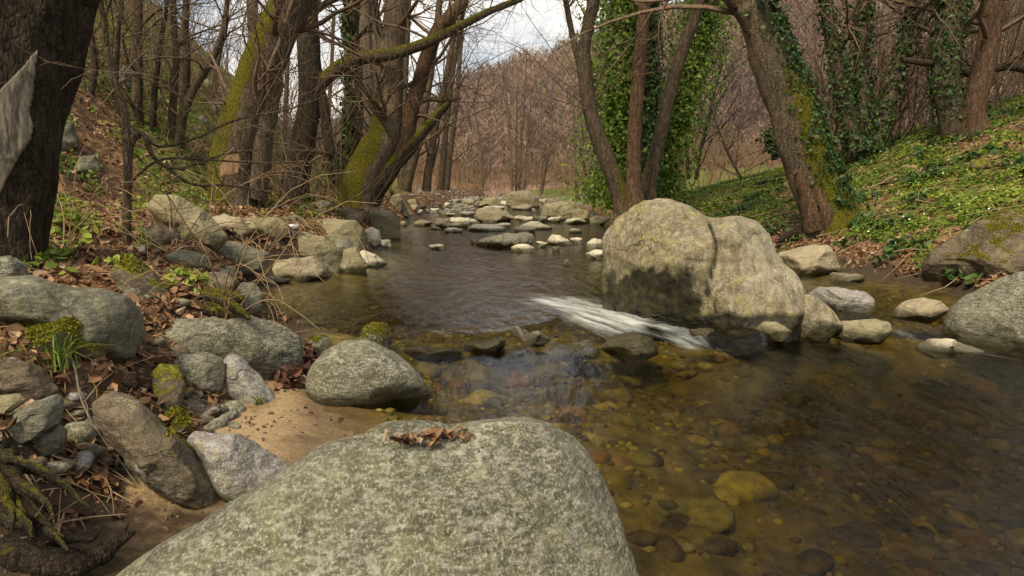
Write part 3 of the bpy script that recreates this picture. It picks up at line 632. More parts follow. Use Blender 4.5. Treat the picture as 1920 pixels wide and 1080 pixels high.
 ('upper dark outcrop between slope saplings', (376, 145, 410, 172), 'slate', .3, {}),
]
for lab, poly, mat, moss, kw in ROCKS:
    yy = [poly[1], poly[3]] if not isinstance(poly[0], (tuple, list)) else [q[1] for q in poly]
    small = (max(yy) - min(yy)) < 30
    kk = dict(sub=4 if small else 5)
    if small: kk.update(cut=(.56, .82), facets=7, amp=.09)
    kk.update(kw)
    ro, _ = rock(lab, poly, mat, moss, name='stone' if small else 'boulder', cat='stone' if small else 'boulder', **kk)
    if 'ledge stone' in lab or 'weir lip' in lab: ro.location.z -= .085; ro['waterline'] = .2
    if 'pours around' in lab: ro.location.z -= .06; ro['waterline'] = .2

# ------------------------------------------------------------------ tubes, branches, leaves
def catmull(P, n):
    P = np.asarray(P, float); Q = np.vstack([2 * P[0] - P[1], P, 2 * P[-1] - P[-2]]); m = len(P) - 1; out = []
    for i in range(m):
        a, b, c, d = Q[i:i + 4]
        for t in np.linspace(0, 1, n, endpoint=False):
            out.append(.5 * (2 * b + (c - a) * t + (2 * a - 5 * b + 4 * c - d) * t * t + (3 * b - a - 3 * c + d) * t ** 3))
    out.append(P[-1]); return np.array(out)
def tube(P, r, sides=18, lump=.08, flare=0., lobes=5, lscale=3., seed=0., cap=True):
    P = np.asarray(P, float); r = np.asarray(r, float); K = len(P)
    T = np.gradient(P, axis=0); T /= np.linalg.norm(T, axis=1)[:, None] + 1e-9
    N_ = np.zeros_like(P); ref = np.array([1., .2, .1]); n = ref - (ref @ T[0]) * T[0]; n /= np.linalg.norm(n)
    for i in range(K):
        n = n - (n @ T[i]) * T[i]; n /= np.linalg.norm(n) + 1e-9; N_[i] = n
    Bn = np.cross(T, N_); th = np.linspace(0, 2 * np.pi, sides, endpoint=False)
    dirs = np.cos(th)[None, :, None] * N_[:, None] + np.sin(th)[None, :, None] * Bn[:, None]
    rad = np.repeat(r[:, None], sides, 1)
    if flare:
        sarc = np.concatenate([[0], np.cumsum(np.linalg.norm(np.diff(P, axis=0), axis=1))]); e = np.exp(-sarc / (flare * 2.2 * r[0] + 1e-6))
        rad = rad * (1 + e[:, None] * flare * (.55 + .6 * np.cos(lobes * th + seed)[None] * np.cos(2 * th + seed * 2)[None]))
    if cap: rad[-1] *= .04; rad[-2] *= .8
    V = P[:, None] + dirs * rad[..., None]
    if lump:
        q = V.reshape(-1, 3); ls = lscale / max(r.max(), .02)
        nzv = fbm(np.stack([q[:, 0] * ls * .35, q[:, 1] * ls * .35, q[:, 2] * ls * .12], 1) + seed, 4).reshape(K, sides)
        V = V + dirs * (rad * lump * nzv)[..., None]
    V = V.reshape(-1, 3); i = np.arange(K - 1)[:, None] * sides; j = np.arange(sides)[None]; j2 = (j + 1) % sides
    F = np.stack([i + j, i + j2, i + sides + j2, i + sides + j], -1).reshape(-1, 4)
    return V, F, np.repeat(dirs.reshape(-1, 3)[None], 1, 0)[0]
def tubes_batch(lines, sides=3):
    """many thin stems: list of (points, radii) -> V, quads"""
    by = {}
    for P, r in lines: by.setdefault(len(P), []).append((P, r))
    out = []
    for K, L_ in by.items():
        P = np.array([a for a, _ in L_]); r = np.array([b for _, b in L_]); M = len(L_)
        T = np.gradient(P, axis=1); T /= np.linalg.norm(T, axis=2)[..., None] + 1e-9
        ref = np.where(np.abs(T[..., 2:]) > .8, np.array([1., 0, 0]), np.array([0, 0, 1.])); n = np.cross(T, ref); n /= np.linalg.norm(n, axis=2)[..., None] + 1e-9
        b = np.cross(T, n); th = np.linspace(0, 2 * np.pi, sides, endpoint=False)
        V = P[:, :, None] + (np.cos(th)[None, None, :, None] * n[:, :, None] + np.sin(th)[None, None, :, None] * b[:, :, None]) * r[:, :, None, None]
        m = np.arange(M)[:, None, None] * K * sides; i = np.arange(K - 1)[None, :, None] * sides; j = np.arange(sides)[None, None]; j2 = (j + 1) % sides
        F = np.stack([m + i + j, m + i + j2, m + i + sides + j2, m + i + sides + j], -1).reshape(-1, 4)
        out.append((V.reshape(-1, 3), F))
    return cat_mesh(out)
def unit(v): return v / (np.linalg.norm(v) + 1e-9)
def grow(out, p, d, length, r, level, rg, droop=0., wob=.18, kids=(4, 7), ang=(.5, 1.0), K=7, tip=.25, up=0.):
    P = [np.array(p)]; d = unit(np.array(d, float)); st = length / (K - 1)
    for i in range(K - 1):
        d = unit(d + rg.normal(size=3) * wob + np.array([0, 0, -droop + up]) * (i + 1) / K); P.append(P[-1] + d * st)
    P = np.array(P); rad = np.linspace(r, max(r * tip, .0022), K); out.append((P, rad))
    if level <= 0: return
    n = rg.integers(*kids)
    for _ in range(n):
        t = rg.uniform(.2, .98); i = min(int(t * (K - 1)), K - 2); f = t * (K - 1) - i
        q = P[i] * (1 - f) + P[i + 1] * f; dd = unit(P[i + 1] - P[i])
        a = rg.normal(size=3); a = unit(a - (a @ dd) * dd); an = rg.uniform(*ang)
        nd = dd * math.cos(an) + a * math.sin(an)
        grow(out, q, nd, length * rg.uniform(.35, .62) * (1.1 - .4 * t), max(rad[i] * .55, .0022), level - 1, rg, droop, wob, kids, ang, max(4, K - 1), tip, up)
def leaves(pos, nrm, size, rg, fold=.35, lenk=1., spread=.6, sv=(.4, 1.6)):
    """leaf = two quads folded along the midrib; returns V, F, per-vertex random tint"""
    n = len(pos); nrm = nrm + rg.normal(size=(n, 3)) * spread; nrm /= np.linalg.norm(nrm, axis=1)[:, None] + 1e-9
    a = rg.normal(size=(n, 3)); a -= (a * nrm).sum(1)[:, None] * nrm; a /= np.linalg.norm(a, axis=1)[:, None] + 1e-9
    b = np.cross(nrm, a); sz = (size * rg.uniform(sv[0], sv[1], n))[:, None]
    fo = rg.uniform(-fold, fold, n)[:, None]; wd = rg.uniform(.32, .5, n)[:, None]; ln = lenk
    def pt(x, y, z): return pos + sz * (a * x * ln + b * y * wd + nrm * z)
    c1 = rg.uniform(-.25, .3, n)[:, None]
    V = np.stack([pt(-.5, 0, 0), pt(-.2, .85, fo * .8), pt(.2, .75, fo * .9 + c1 * .2), pt(.55, 0, c1), pt(.2, -.75, fo * .9 + c1 * .2), pt(-.2, -.85, fo * .8)], 1)
    i = np.arange(n)[:, None] * 6
    F = np.concatenate([i + np.array([[0, 3, 2, 1]]), i + np.array([[0, 5, 4, 3]])])
    return V.reshape(-1, 3), F, np.repeat(rg.uniform(0, 1, n), 6)

def tree(label, path, mat='bark', name='bare_tree', moss=0., mossdir=(-.6, -.3, .7), mossh=3., flare=.45, base=None, Y=None, top=9., extra=(), limbs=6, limblen=2.6, droop=.05, ivy=None, level=2, sides=22, limb_from=.35, group=None, seed=None, lump=.12, cat='tree', kids=(4, 7), up=.06, lr=.32, sink=.12, xl=None):
    """path: [(px, py, width_px[, extra depth])] from the base upward; extra: further stems/limbs as (points, mat or None)"""
    _seed[0] += 1; rg = np.random.default_rng(900 + _seed[0] if seed is None else seed)
    B = hit(*(base or path[0][:2]))
    if Y is not None: B = at(path[0][0], path[0][1], Y)
    Yb = B[1]; o = thing(name, label, cat, tuple(B), group)
    def conv(pts):
        P, r = [], []
        for q in pts:
            y = Yb + (q[3] if len(q) > 3 else 0); P.append(at(q[0], q[1], y)); r.append(q[2] * y / 1280 * .5)
        return np.array(P), np.array(r)
    P, r = conv(path)
    P = np.vstack([P[0] - unit(P[1] - P[0]) * sink, P]); r = np.concatenate([[r[0] * 1.05], r])
    if top and P[-1][2] < B[2] + top:                    # the trunk goes on above the picture
        d = unit(P[-1] - P[-2]); d = unit(d + np.array([0, 0, .5])); need = (B[2] + top - P[-1][2]) / max(d[2], .4)
        P = np.vstack([P, P[-1] + d * need * .5 + rg.normal(size=3) * .12, P[-1] + d * need + rg.normal(size=3) * .3]); r = np.concatenate([r, [r[-1] * .7, r[-1] * .3]])
    segs = max(5, int(60 / len(P))); Pc = catmull(P, segs); rc = np.interp(np.linspace(0, 1, len(Pc)), np.linspace(0, 1, len(r)), r)
    V, F, Dn = tube(Pc, rc, sides, lump, flare, rg.integers(3, 6), 3., rg.uniform(0, 6))
    md = unit(np.array(mossdir)); mh = np.clip(1 - (V[:, 2] - B[2]) / mossh, 0, 1)
    mo = moss * np.clip(.35 + .9 * (Dn @ md), 0, 1) * np.sqrt(mh)
    obj('trunk', mesh('trunk', V - B, F, MAT[mat], True, dict(moss=mo)), parent=o)
    stems = [(Pc, rc)]
    for pts, m2, mk in extra:
        P2, r2 = conv(pts); Pc2 = catmull(P2, max(4, int(30 / len(P2)))); rc2 = np.interp(np.linspace(0, 1, len(Pc2)), np.linspace(0, 1, len(r2)), r2)
        V2, F2, D2 = tube(Pc2, rc2, 14, lump, 0, 3, 3., rg.uniform(0, 6))
        obj('limb', mesh('limb', V2 - B, F2, MAT[m2 or mat], True, dict(moss=mk * np.clip(.3 + .9 * (D2 @ md), 0, 1))), parent=o); stems.append((Pc2, rc2))
    out = []
    for (Q, q), cnt in zip(stems, [limbs] + [max(2, limbs // 2) if xl is None else xl] * (len(stems) - 1)):
        for _ in range(cnt):
            i = rg.integers(int(len(Q) * limb_from), len(Q) - 1); d = rg.normal(size=3); d[2] = abs(d[2]) * .4 + .15; tdir = unit(Q[i + 1] - Q[i]); d = unit(unit(d) + tdir * .5)
            grow(out, Q[i], d, limblen * rg.uniform(.6, 1.2), max(min(q[i] * lr, .07), .006), level, rg, droop, .16, kids, (.45, 1.0), 8, .25, up)
    if out:
        V, F = tubes_batch([x for x in out if len(x[0]) >= 8], 5) if False else tubes_batch(out, 3)
        obj('crown', mesh('crown', V - B, F, MAT['twig'] if mat != 'bark_dark' else MAT['twig']), parent=o)
    if ivy:
        Ps, Ns = [], []
        for (si, a, b, cnt, thick, side) in ivy['runs']:
            Q, q = stems[si]; t = rg.uniform(a, b, cnt) * (len(Q) - 1); i = np.minimum(t.astype(int), len(Q) - 2); f = (t - i)[:, None]
            c = Q[i] * (1 - f) + Q[i + 1] * f; d = rg.normal(size=(cnt, 3)); d[:, 2] *= .3
            if side is not None: d = d * .55 + np.array(side)
            d /= np.linalg.norm(d, axis=1)[:, None]; rad = q[i] * 1.03 + np.abs(rg.normal(size=cnt)) * thick * (.6 + .6 * np.sin(t * .9 + rg.uniform(0, 6)) ** 2)
            Ps.append(c + d * rad[:, None]); Ns.append(d + np.array([0, 0, .35]))
        V, F, tt = leaves(np.concatenate(Ps), np.concatenate(Ns), ivy.get('size', .09), rg, .25, .95, .35)
        obj('ivy', mesh('ivy', V - B, F, MAT[ivy.get('mat', 'ivy')], False, dict(tint=tt)), parent=o)
    return o, stems, B

IV = lambda runs, **k: dict(runs=runs, **k)
TREES = {}
# dark trunk at the left frame edge, with bared wood
o, st, B = tree('huge dark leaning trunk with a bare white wood wound at left edge', [(12, 505, 120), (22, 430, 95), (30, 330, 100), (34, 200, 125), (32, 80, 165), (30, 0, 190), (26, -120, 230)], 'bark_black', Y=5.2, flare=.35, top=7, limbs=4, limb_from=.7, lump=.22, sides=40,
    extra=[([(66, 470, 40, .2), (78, 380, 38, .2), (95, 250, 42, .2), (120, 130, 52, .2), (146, 0, 62, .2), (170, -100, 70, .2)], None, .0)])
def bark_patch(o, name, poly, mat, lift=.012, step=2.5, thick=.04):
    """bare wood lying on the trunk: the outline is laid over the trunk's own surface"""
    from mathutils.bvhtree import BVHTree
    tr_ = [c for c in o.children if c.name.startswith('trunk')][0]; Bo = Vector(o.location)
    bt = BVHTree.FromPolygons([tuple(v.co) for v in tr_.data.vertices], [tuple(p.vertices) for p in tr_.data.polygons])
    poly = np.array(poly, float); x0, y0 = poly.min(0); x1, y1 = poly.max(0)
    def inside(x, y):
        c = False; j = len(poly) - 1
        for i in range(len(poly)):
            (xi, yi), (xj, yj) = poly[i], poly[j]
            if (yi > y) != (yj > y) and x < (xj - xi) * (y - yi) / (yj - yi) + xi: c = not c
            j = i
        return c
    idx, V, N2, F = {}, [], [], []
    X = np.arange(x0, x1 + step, step); Yv = np.arange(y0, y1 + step, step)
    for a_, x in enumerate(X):
        for b_, y in enumerate(Yv):
            if not inside(x, y): continue
            d = Vector(ray(x, y)).normalized(); h = bt.ray_cast(Vector(C0) - Bo, d)
            if h[0] is None: continue
            idx[(a_, b_)] = len(V); V.append(np.array(h[0])); N2.append(-np.array(d))
    if not V: return
    V = np.array(V); N2 = np.array(N2); edge = np.zeros(len(V), bool)
    for (a_, b_), i in idx.items():
        if any((a_ + p_, b_ + q_) not in idx for p_, q_ in ((1, 0), (-1, 0), (0, 1), (0, -1))): edge[i] = True
        q = [(a_, b_), (a_ + 1, b_), (a_ + 1, b_ + 1), (a_, b_ + 1)]
        if all(k_ in idx for k_ in q): F.append([idx[k_] for k_ in q])
    gr = fbm(np.stack([V[:, 0] * 26, V[:, 1] * 26, V[:, 2] * 2.5], 1), 3)
    V = V + N2 * np.where(edge, -thick * .4, lift + .012 * gr)[:, None]
    obj(name, mesh(name, V, np.array(F), MAT[mat]), parent=o)
bark_patch(o, 'bare_wood', [(76, 84), (70, 120), (66, 170), (58, 210), (66, 236), (60, 262), (36, 300), (14, 340), (0, 372), (-10, 372), (-10, 175), (8, 158), (38, 128), (60, 100)], 'wood', lift=.024)
# thin sapling on the left bank
tree('slender sapling standing in leaf litter between dark trunk and stream', [(238, 464, 17), (238, 380, 16), (240, 300, 16), (238, 262, 18), (232, 200, 13), (205, 120, 11), (196, 40, 10), (190, -30, 9)], 'bark', name='sapling', flare=.2, top=5, limbs=5, limblen=1.4, droop=.04, level=2, limb_from=.5, lump=.08, sides=12,
     extra=[([(240, 300, 15), (245, 265, 16), (268, 250, 9), (285, 290, 8), (310, 312, 7), (345, 315, 5), (420, 290, 4), (500, 278, 3)], None, 0), ([(262, 258, 7), (230, 235, 6), (200, 210, 6), (168, 175, 5), (150, 130, 5)], None, 0), ([(300, 305, 6), (360, 345, 5), (430, 348, 4), (520, 362, 3)], None, 0),
            ([(268, 250, 6), (300, 275, 5), (370, 258, 4), (440, 226, 4), (540, 205, 3), (610, 180, 2)], None, 0), ([(240, 345, 6), (300, 300, 4), (390, 300, 4), (480, 305, 3), (600, 302, 2)], None, 0)])
# mossy leaning trunk with torn wood
o, st, B = tree('thick leaning trunk with a mossy upper edge and torn base wood', [(440, 382, 78), (436, 345, 82), (438, 300, 84), (452, 240, 82), (482, 150, 76), (520, 60, 70), (548, 0, 66), (580, -80, 62)], 'bark', moss=1.15, mossdir=(-.9, -.15, .35), mossh=9, flare=.3, top=9, limbs=7, lump=.14, limb_from=.55,
    extra=[([(478, 372, 44), (482, 330, 46), (488, 270, 44), (500, 200, 40), (520, 130, 34)], None, 0.)])
bark_patch(o, 'torn_wood', [(425, 284), (456, 277), (455, 300), (452, 326), (440, 331), (420, 333), (408, 336), (410, 310)], 'wood_red', step=3)
# straight dark trunk with the long arching limb
tree('straight dark trunk with one long limb arching over the stream', [(552, 376, 52), (556, 330, 46), (572, 250, 44), (582, 170, 42), (578, 80, 40), (574, 0, 40), (572, -60, 38)], 'bark_dark', moss=.35, flare=.35, top=9, limbs=16, limb_from=.6,
    extra=[([(586, 172, 26), (606, 152, 26), (640, 124, 25), (680, 108, 24), (730, 102, 22), (785, 86, 20), (830, 66, 17), (880, 40, 14), (930, 16, 12), (992, -6, 10)], 'bark', .75), ([(596, 160, 22), (606, 200, 20), (616, 260, 18), (622, 300, 14)], None, .2)])
tree('upright trunk with green ivy climbing one side, left of the mossy pair', [(652, 352, 40), (655, 300, 38), (662, 220, 36), (664, 140, 30), (658, 60, 28), (662, 0, 26), (664, -60, 24)], 'bark', moss=.9, mossdir=(-.7, -.4, .2), mossh=5, flare=.3, top=9, limbs=6, Y=17,
    ivy=IV([(0, .12, .62, 620, .05, (-.5, -.7, 0))], size=.11, mat='ivydark'), extra=[([(622, 352, 20), (618, 300, 20), (612, 240, 18), (606, 180, 14)], None, .8)])
tree('slim straight pale trunk behind the ivy-sided trunk', [(694, 330, 24), (692, 250, 23), (690, 160, 21), (686, 80, 21), (684, 0, 20), (684, -60, 18)], 'bark_pale', flare=.2, top=10, limbs=8, Y=21)
o, st, B = tree('massive mossy-footed trunk leaning from the left bank', [(672, 378, 66), (676, 345, 74), (698, 300, 70), (722, 250, 58), (730, 190, 48), (732, 120, 44), (740, 50, 40), (744, 0, 42), (748, -60, 38)], 'bark_pale', moss=1.25, mossdir=(-.75, -.35, .5), mossh=2.8, flare=.3, top=10, limbs=8, Y=15.5, lump=.14,
    extra=[([(690, 375, 50), (708, 345, 48), (738, 305, 38), (768, 275, 26), (800, 240, 20), (825, 210, 15), (848, 187, 9)], 'bark_dark', .75),
           ([(748, 290, 34), (762, 255, 30), (772, 205, 28), (785, 160, 26), (803, 100, 26), (820, 60, 26), (850, 25, 26), (878, -8, 24)], 'bark_red', .1),
           ([(726, 130, 24), (716, 80, 20), (706, 40, 18), (698, -5, 17)], None, 0), ([(772, 200, 12), (800, 186, 10), (830, 188, 8), (868, 184, 4)], 'bark', .5), ([(745, 235, 14), (762, 222, 14), (785, 215, 10), (815, 222, 6)], 'bark', .5)])
for lab, path, m, Yd in [
  ('slim trunk rising behind the red-brown limb', [(762, 352, 18), (775, 300, 17), (790, 240, 15), (805, 150, 14), (818, 60, 12), (826, -20, 11)], 'bark', 22),
  ('slender leaning trunk second right of the mossy pair', [(800, 352, 17), (806, 300, 15), (818, 230, 13), (836, 150, 12), (852, 60, 10), (862, -10, 9)], 'bark', 25),
  ('thin straight trunk third right of the mossy pair', [(826, 350, 14), (832, 290, 12), (838, 220, 11), (850, 130, 9), (866, 40, 8), (870, -20, 7)], 'bark', 27),
  ('thin trunk curving right at the stream bend', [(838, 348, 12), (846, 270, 10), (856, 190, 9), (862, 110, 8), (866, 40, 7)], 'bark', 30),
  ('straight pole-like trunk between the pale and massive trunks', [(716, 345, 16), (712, 260, 15), (706, 160, 14), (704, 60, 13), (702, -20, 12)], 'bark_pale', 26),
  ('back trunk seen just right of the massive trunk', [(756, 345, 20), (754, 260, 18), (757, 160, 15), (762, 60, 14), (766, -20, 12)], 'bark_pale', 24)]:
    tree(lab, path, m, name='slim_tree', Y=Yd, flare=.25, moss=.5, mossh=1.6, top=11, limbs=9, limblen=3.6, droop=.10, limb_from=.2, level=2, sides=12, kids=(5, 8), up=.0)
for lab, path, Yd in [
  ('thin bare tree far upstream, left of the four-stemmed clump', [(960, 352, 8), (958, 290, 7), (952, 220, 6), (948, 160, 5), (944, 120, 3)], 42),
  ('thin bare tree, tallest stem of the far clump', [(974, 354, 8), (976, 280, 7), (982, 200, 6), (986, 130, 4), (988, 90, 2)], 44),
  ('thin bare tree, straight middle stem of the far clump', [(968, 354, 7), (968, 280, 6), (969, 210, 5), (970, 150, 3)], 43),
  ('thin bare tree, right stem of the far clump', [(982, 354, 7), (988, 280, 6), (993, 210, 5), (998, 160, 3)], 45),
  ('single thin tree right of the far clump', [(1014, 358, 8), (1015, 290, 7), (1014, 220, 5), (1014, 150, 3)], 40),
  ('leaning thin tree beside the white scrap bank', [(1017, 356, 7), (1028, 290, 6), (1036, 230, 5), (1042, 180, 3)], 40.5),
  ('mossy pale slim tree left of the right tree clump', [(1100, 372, 12), (1094, 300, 11), (1090, 240, 9), (1086, 180, 7), (1088, 120, 5), (1092, 60, 4)], 26),
  ('thin dark tree behind the mossy pale slim tree', [(1082, 368, 8), (1080, 310, 7), (1076, 250, 6), (1074, 180, 4)], 31),
  ('thin crooked tree leaning right on the far left bank', [(905, 352, 7), (902, 300, 6), (896, 240, 5), (888, 180, 3)], 38),
  ('thin bare tree in brown brush right of the ivy columns', [(1290, 330, 12), (1288, 280, 11), (1292, 220, 9), (1290, 150, 8), (1296, 60, 6), (1300, -10, 5)], 24),
  ('slim tree with leaning top right of the ivy columns', [(1306, 330, 13), (1314, 280, 12), (1330, 220, 11), (1340, 170, 9), (1352, 120, 7), (1345, 60, 5)], 23),
  ('crooked sapling bent over the green bank', [(1388, 330, 8), (1366, 290, 7), (1352, 255, 7), (1338, 215, 6), (1334, 190, 4)], 20),
]:
    tree(lab, [(a, b, c_ * .62) for a, b, c_ in path], 'bark_pale', name='slim_tree', Y=Yd, flare=.1, moss=.2, top=0, limbs=11, limblen=2.6, droop=.05, limb_from=.1, level=2, sides=9, kids=(4, 7), up=.03, lr=.4)
# right clump
tree('curved trunk bending left at the front of the right clump', [(1168, 388, 34), (1158, 350, 32), (1138, 300, 32), (1112, 230, 28), (1098, 160, 25), (1094, 100, 24), (1104, 40, 22), (1116, -10, 22), (1125, -80, 20)], 'bark', moss=.8, mossdir=(.6, -.3, .5), mossh=1.6, flare=.35, top=15, limbs=24, limblen=3.4, limb_from=.66, Y=16.5, extra=[([(1096, 150, 14), (1084, 110, 13), (1072, 60, 11), (1062, 10, 10), (1056, -30, 9)], None, 0), ([(1150, 330, 14), (1130, 270, 12), (1118, 220, 10), (1108, 190, 8)], None, .2)])
tree('straight trunk in the middle of the right clump', [(1190, 385, 34), (1188, 340, 28), (1190, 260, 26), (1196, 160, 25), (1204, 60, 24), (1210, -20, 22)], 'bark_red', flare=.45, top=16, limbs=24, limblen=3.6, limb_from=.72, Y=16)
tree('trunk leaning right at the front of the right clump', [(1214, 378, 34), (1218, 340, 28), (1234, 270, 26), (1258, 170, 24), (1284, 80, 22), (1314, -10, 20)], 'bark', flare=.4, top=16, limbs=24, limblen=3.6, limb_from=.72, Y=17)
tree('broad green ivy column behind the right clump', [(1165, 352, 40), (1162, 280, 40), (1160, 180, 40), (1162, 80, 38), (1168, -20, 36), (1170, -120, 30)], 'bark_dark', name='ivy_clad_tree', Y=20, flare=.2, top=10, limbs=4, limb_from=.7, ivy=IV([(0, .06, .8, 24000, .62, None)], size=.085))
tree('dark narrow ivy column directly behind the middle trunk', [(1212, 352, 30), (1214, 260, 30), (1216, 160, 30), (1214, 60, 30), (1216, -30, 26)], 'bark_dark', name='ivy_clad_tree', Y=19, flare=.2, top=9, limbs=4, limb_from=.7, ivy=IV([(0, .06, .8, 6500, .13, None)], size=.08, mat='ivydark'))
tree('ragged green ivy column leaning right behind the right clump', [(1238, 352, 28), (1250, 280, 28), (1278, 200, 28), (1300, 120, 28), (1315, 40, 26), (1328, -30, 24)], 'bark_dark', name='ivy_clad_tree', Y=21, flare=.2, top=9, limbs=8, limb_from=.5, ivy=IV([(0, .08, .85, 17000, .55, None)], size=.085))
# big leaning right tree
o, st, B = tree('big leaning tree with ivy spine and hollow rooted base on right bank', [(1556, 428, 96), (1548, 395, 84), (1528, 330, 84), (1500, 250, 82), (1470, 160, 76), (1436, 70, 70), (1404, 0, 66), (1370, -70, 62)], 'bark_pale', moss=1.25, mossdir=(.75, -.6, .25), mossh=3.4, flare=.42, top=14, limbs=30, limblen=3.4, limb_from=.62, lump=.2, sides=44, xl=0,
    ivy=IV([(0, .2, .74, 3000, .07, (.75, -.62, .2))], size=.062, mat='ivydark'),
    extra=[([(1530, 428, 44, -.2), (1520, 390, 38, -.22), (1508, 350, 28, -.22), (1496, 324, 14, -.24), (1486, 328, 4, -.26)], 'bark_red', 0), ([(1556, 434, 40, -.3), (1546, 395, 36, -.3), (1532, 350, 26, -.26), (1520, 310, 12, -.2), (1512, 285, 3, -.1)], 'bark_red', 0), ([(1548, 424, 30), (1515, 434, 22), (1480, 440, 15), (1458, 455, 9)], 'root', .1), ([(1570, 430, 26), (1600, 425, 16), (1625, 430, 8)], 'root', .9), ([(1540, 428, 18), (1530, 448, 14), (1570, 452, 9)], 'root', .5)])
# ivy multi-stem on the right bank
for lab, path, cnt, th in [
  ('left-leaning ivy stem of the right bank cluster', [(1606, 272, 34), (1590, 220, 28), (1575, 150, 26), (1560, 70, 24), (1545, -10, 22), (1530, -80, 20)], 1500, .12),
  ('upright middle ivy stem of the right bank cluster', [(1618, 268, 30), (1617, 200, 26), (1616, 120, 24), (1618, 40, 22), (1620, -40, 20)], 1600, .11),
  ('right-leaning ivy stem of the right bank cluster', [(1640, 272, 28), (1660, 210, 24), (1685, 130, 22), (1702, 60, 22), (1716, -20, 20)], 1300, .10)]:
    tree(lab, path, 'bark', name='ivy_clad_tree', Y=16.5, flare=.3, top=13, limbs=16, limblen=3.2, limb_from=.4, ivy=IV([(0, .1, .8, int(cnt * 1.3), th, None)], size=.07, mat='ivydark'))
tree('upright trunk thickly wrapped in dark ivy on the green slope', [(1796, 255, 52), (1784, 210, 48), (1772, 150, 44), (1776, 80, 46), (1788, 10, 46), (1796, -50, 44)], 'bark', name='ivy_clad_tree', moss=.2, flare=.4, top=12, limbs=20, limblen=3.2, limb_from=.45, ivy=IV([(0, .22, .85, 2300, .08, None)], size=.065, mat='ivydark'), extra=[([(1690, 112, 10), (1740, 118, 12), (1790, 118, 13), (1815, 138, 13), (1850, 130, 13), (1900, 126, 14), (1950, 138, 14)], 'bark_dark', .2)])
tree('bare curved trunk beside the ivy-wrapped trunk at right edge', [(1832, 248, 46), (1826, 210, 36), (1838, 150, 36), (1852, 80, 36), (1866, 10, 36), (1878, -50, 34)], 'bark_red', moss=.3, flare=.5, top=12, limbs=20, limblen=3.2, limb_from=.5)
tree('small ivy-smothered stump on the green bank ridge', [(1452, 292, 10), (1452, 272, 9), (1450, 255, 9), (1449, 244, 7)], 'bark_dark', name='ivy_stump', cat='stump', Y=19, flare=.2, top=0, limbs=0, ivy=IV([(0, .35, 1., 800, .16, None)], size=.09, mat='ivydark'))
# saplings on the left slope
for i, (lab, path, m) in enumerate([
  ('straight grey trunk low on the left slope', [(256, 225, 22), (258, 150, 18), (258, 80, 16), (260, 0, 14), (262, -60, 12)], 'bark'),
  ('pair stem, left one of the slope saplings', [(322, 262, 14), (324, 200, 14), (330, 120, 12), (326, 40, 11), (322, -40, 10)], 'bark'),
  ('forked sapling sweeping right up the slope', [(336, 282, 18), (342, 220, 16), (362, 170, 15), (392, 120, 13), (412, 80, 11), (424, 20, 9), (430, -30, 8)], 'bark'),
  ('sapling right behind the forked sapling', [(346, 200, 14), (350, 130, 13), (348, 60, 13), (350, -20, 12)], 'bark_dark'),
  ('thin dark stem between the grey trunk and the pair', [(286, 246, 12), (290, 170, 11), (300, 90, 9), (312, 10, 8)], 'bark_dark'),
  ('tall trunk far up the slope behind the mossy leaning trunk', [(478, 210, 22), (480, 120, 20), (474, 40, 20), (472, -30, 18)], 'bark'),
  ('crooked dark stem arching above the slope rock', [(170, 180, 13), (178, 120, 11), (168, 60, 10), (160, 0, 9)], 'bark_dark'),
  ('thin stem left of the straight grey trunk', [(222, 215, 10), (218, 140, 9), (222, 60, 8), (228, -20, 7)], 'bark_dark'),
  ('slender stem in the tangle above the sunny slope', [(396, 200, 10), (404, 140, 9), (420, 60, 8), (428, -20, 7)], 'bark'),
  ('thin trunk by the tall slope trunk', [(505, 250, 12), (512, 160, 11), (508, 70, 10), (512, -20, 9)], 'bark'),
  ('distant stem seen between dark trunk and mossy lean', [(530, 300, 10), (536, 200, 9), (540, 100, 8), (546, 0, 7)], 'bark'),
  ('far slope stem beside the straight dark trunk', [(612, 310, 9), (616, 220, 8), (622, 120, 7), (626, 20, 6)], 'bark')]):
    tree(lab, path, m, name='slope_sapling', flare=.3, moss=.3, mossh=1., top=6, limbs=9, limblen=2.2, droop=.03, limb_from=.15, level=2, sides=10, lr=.4, kids=(4, 7))

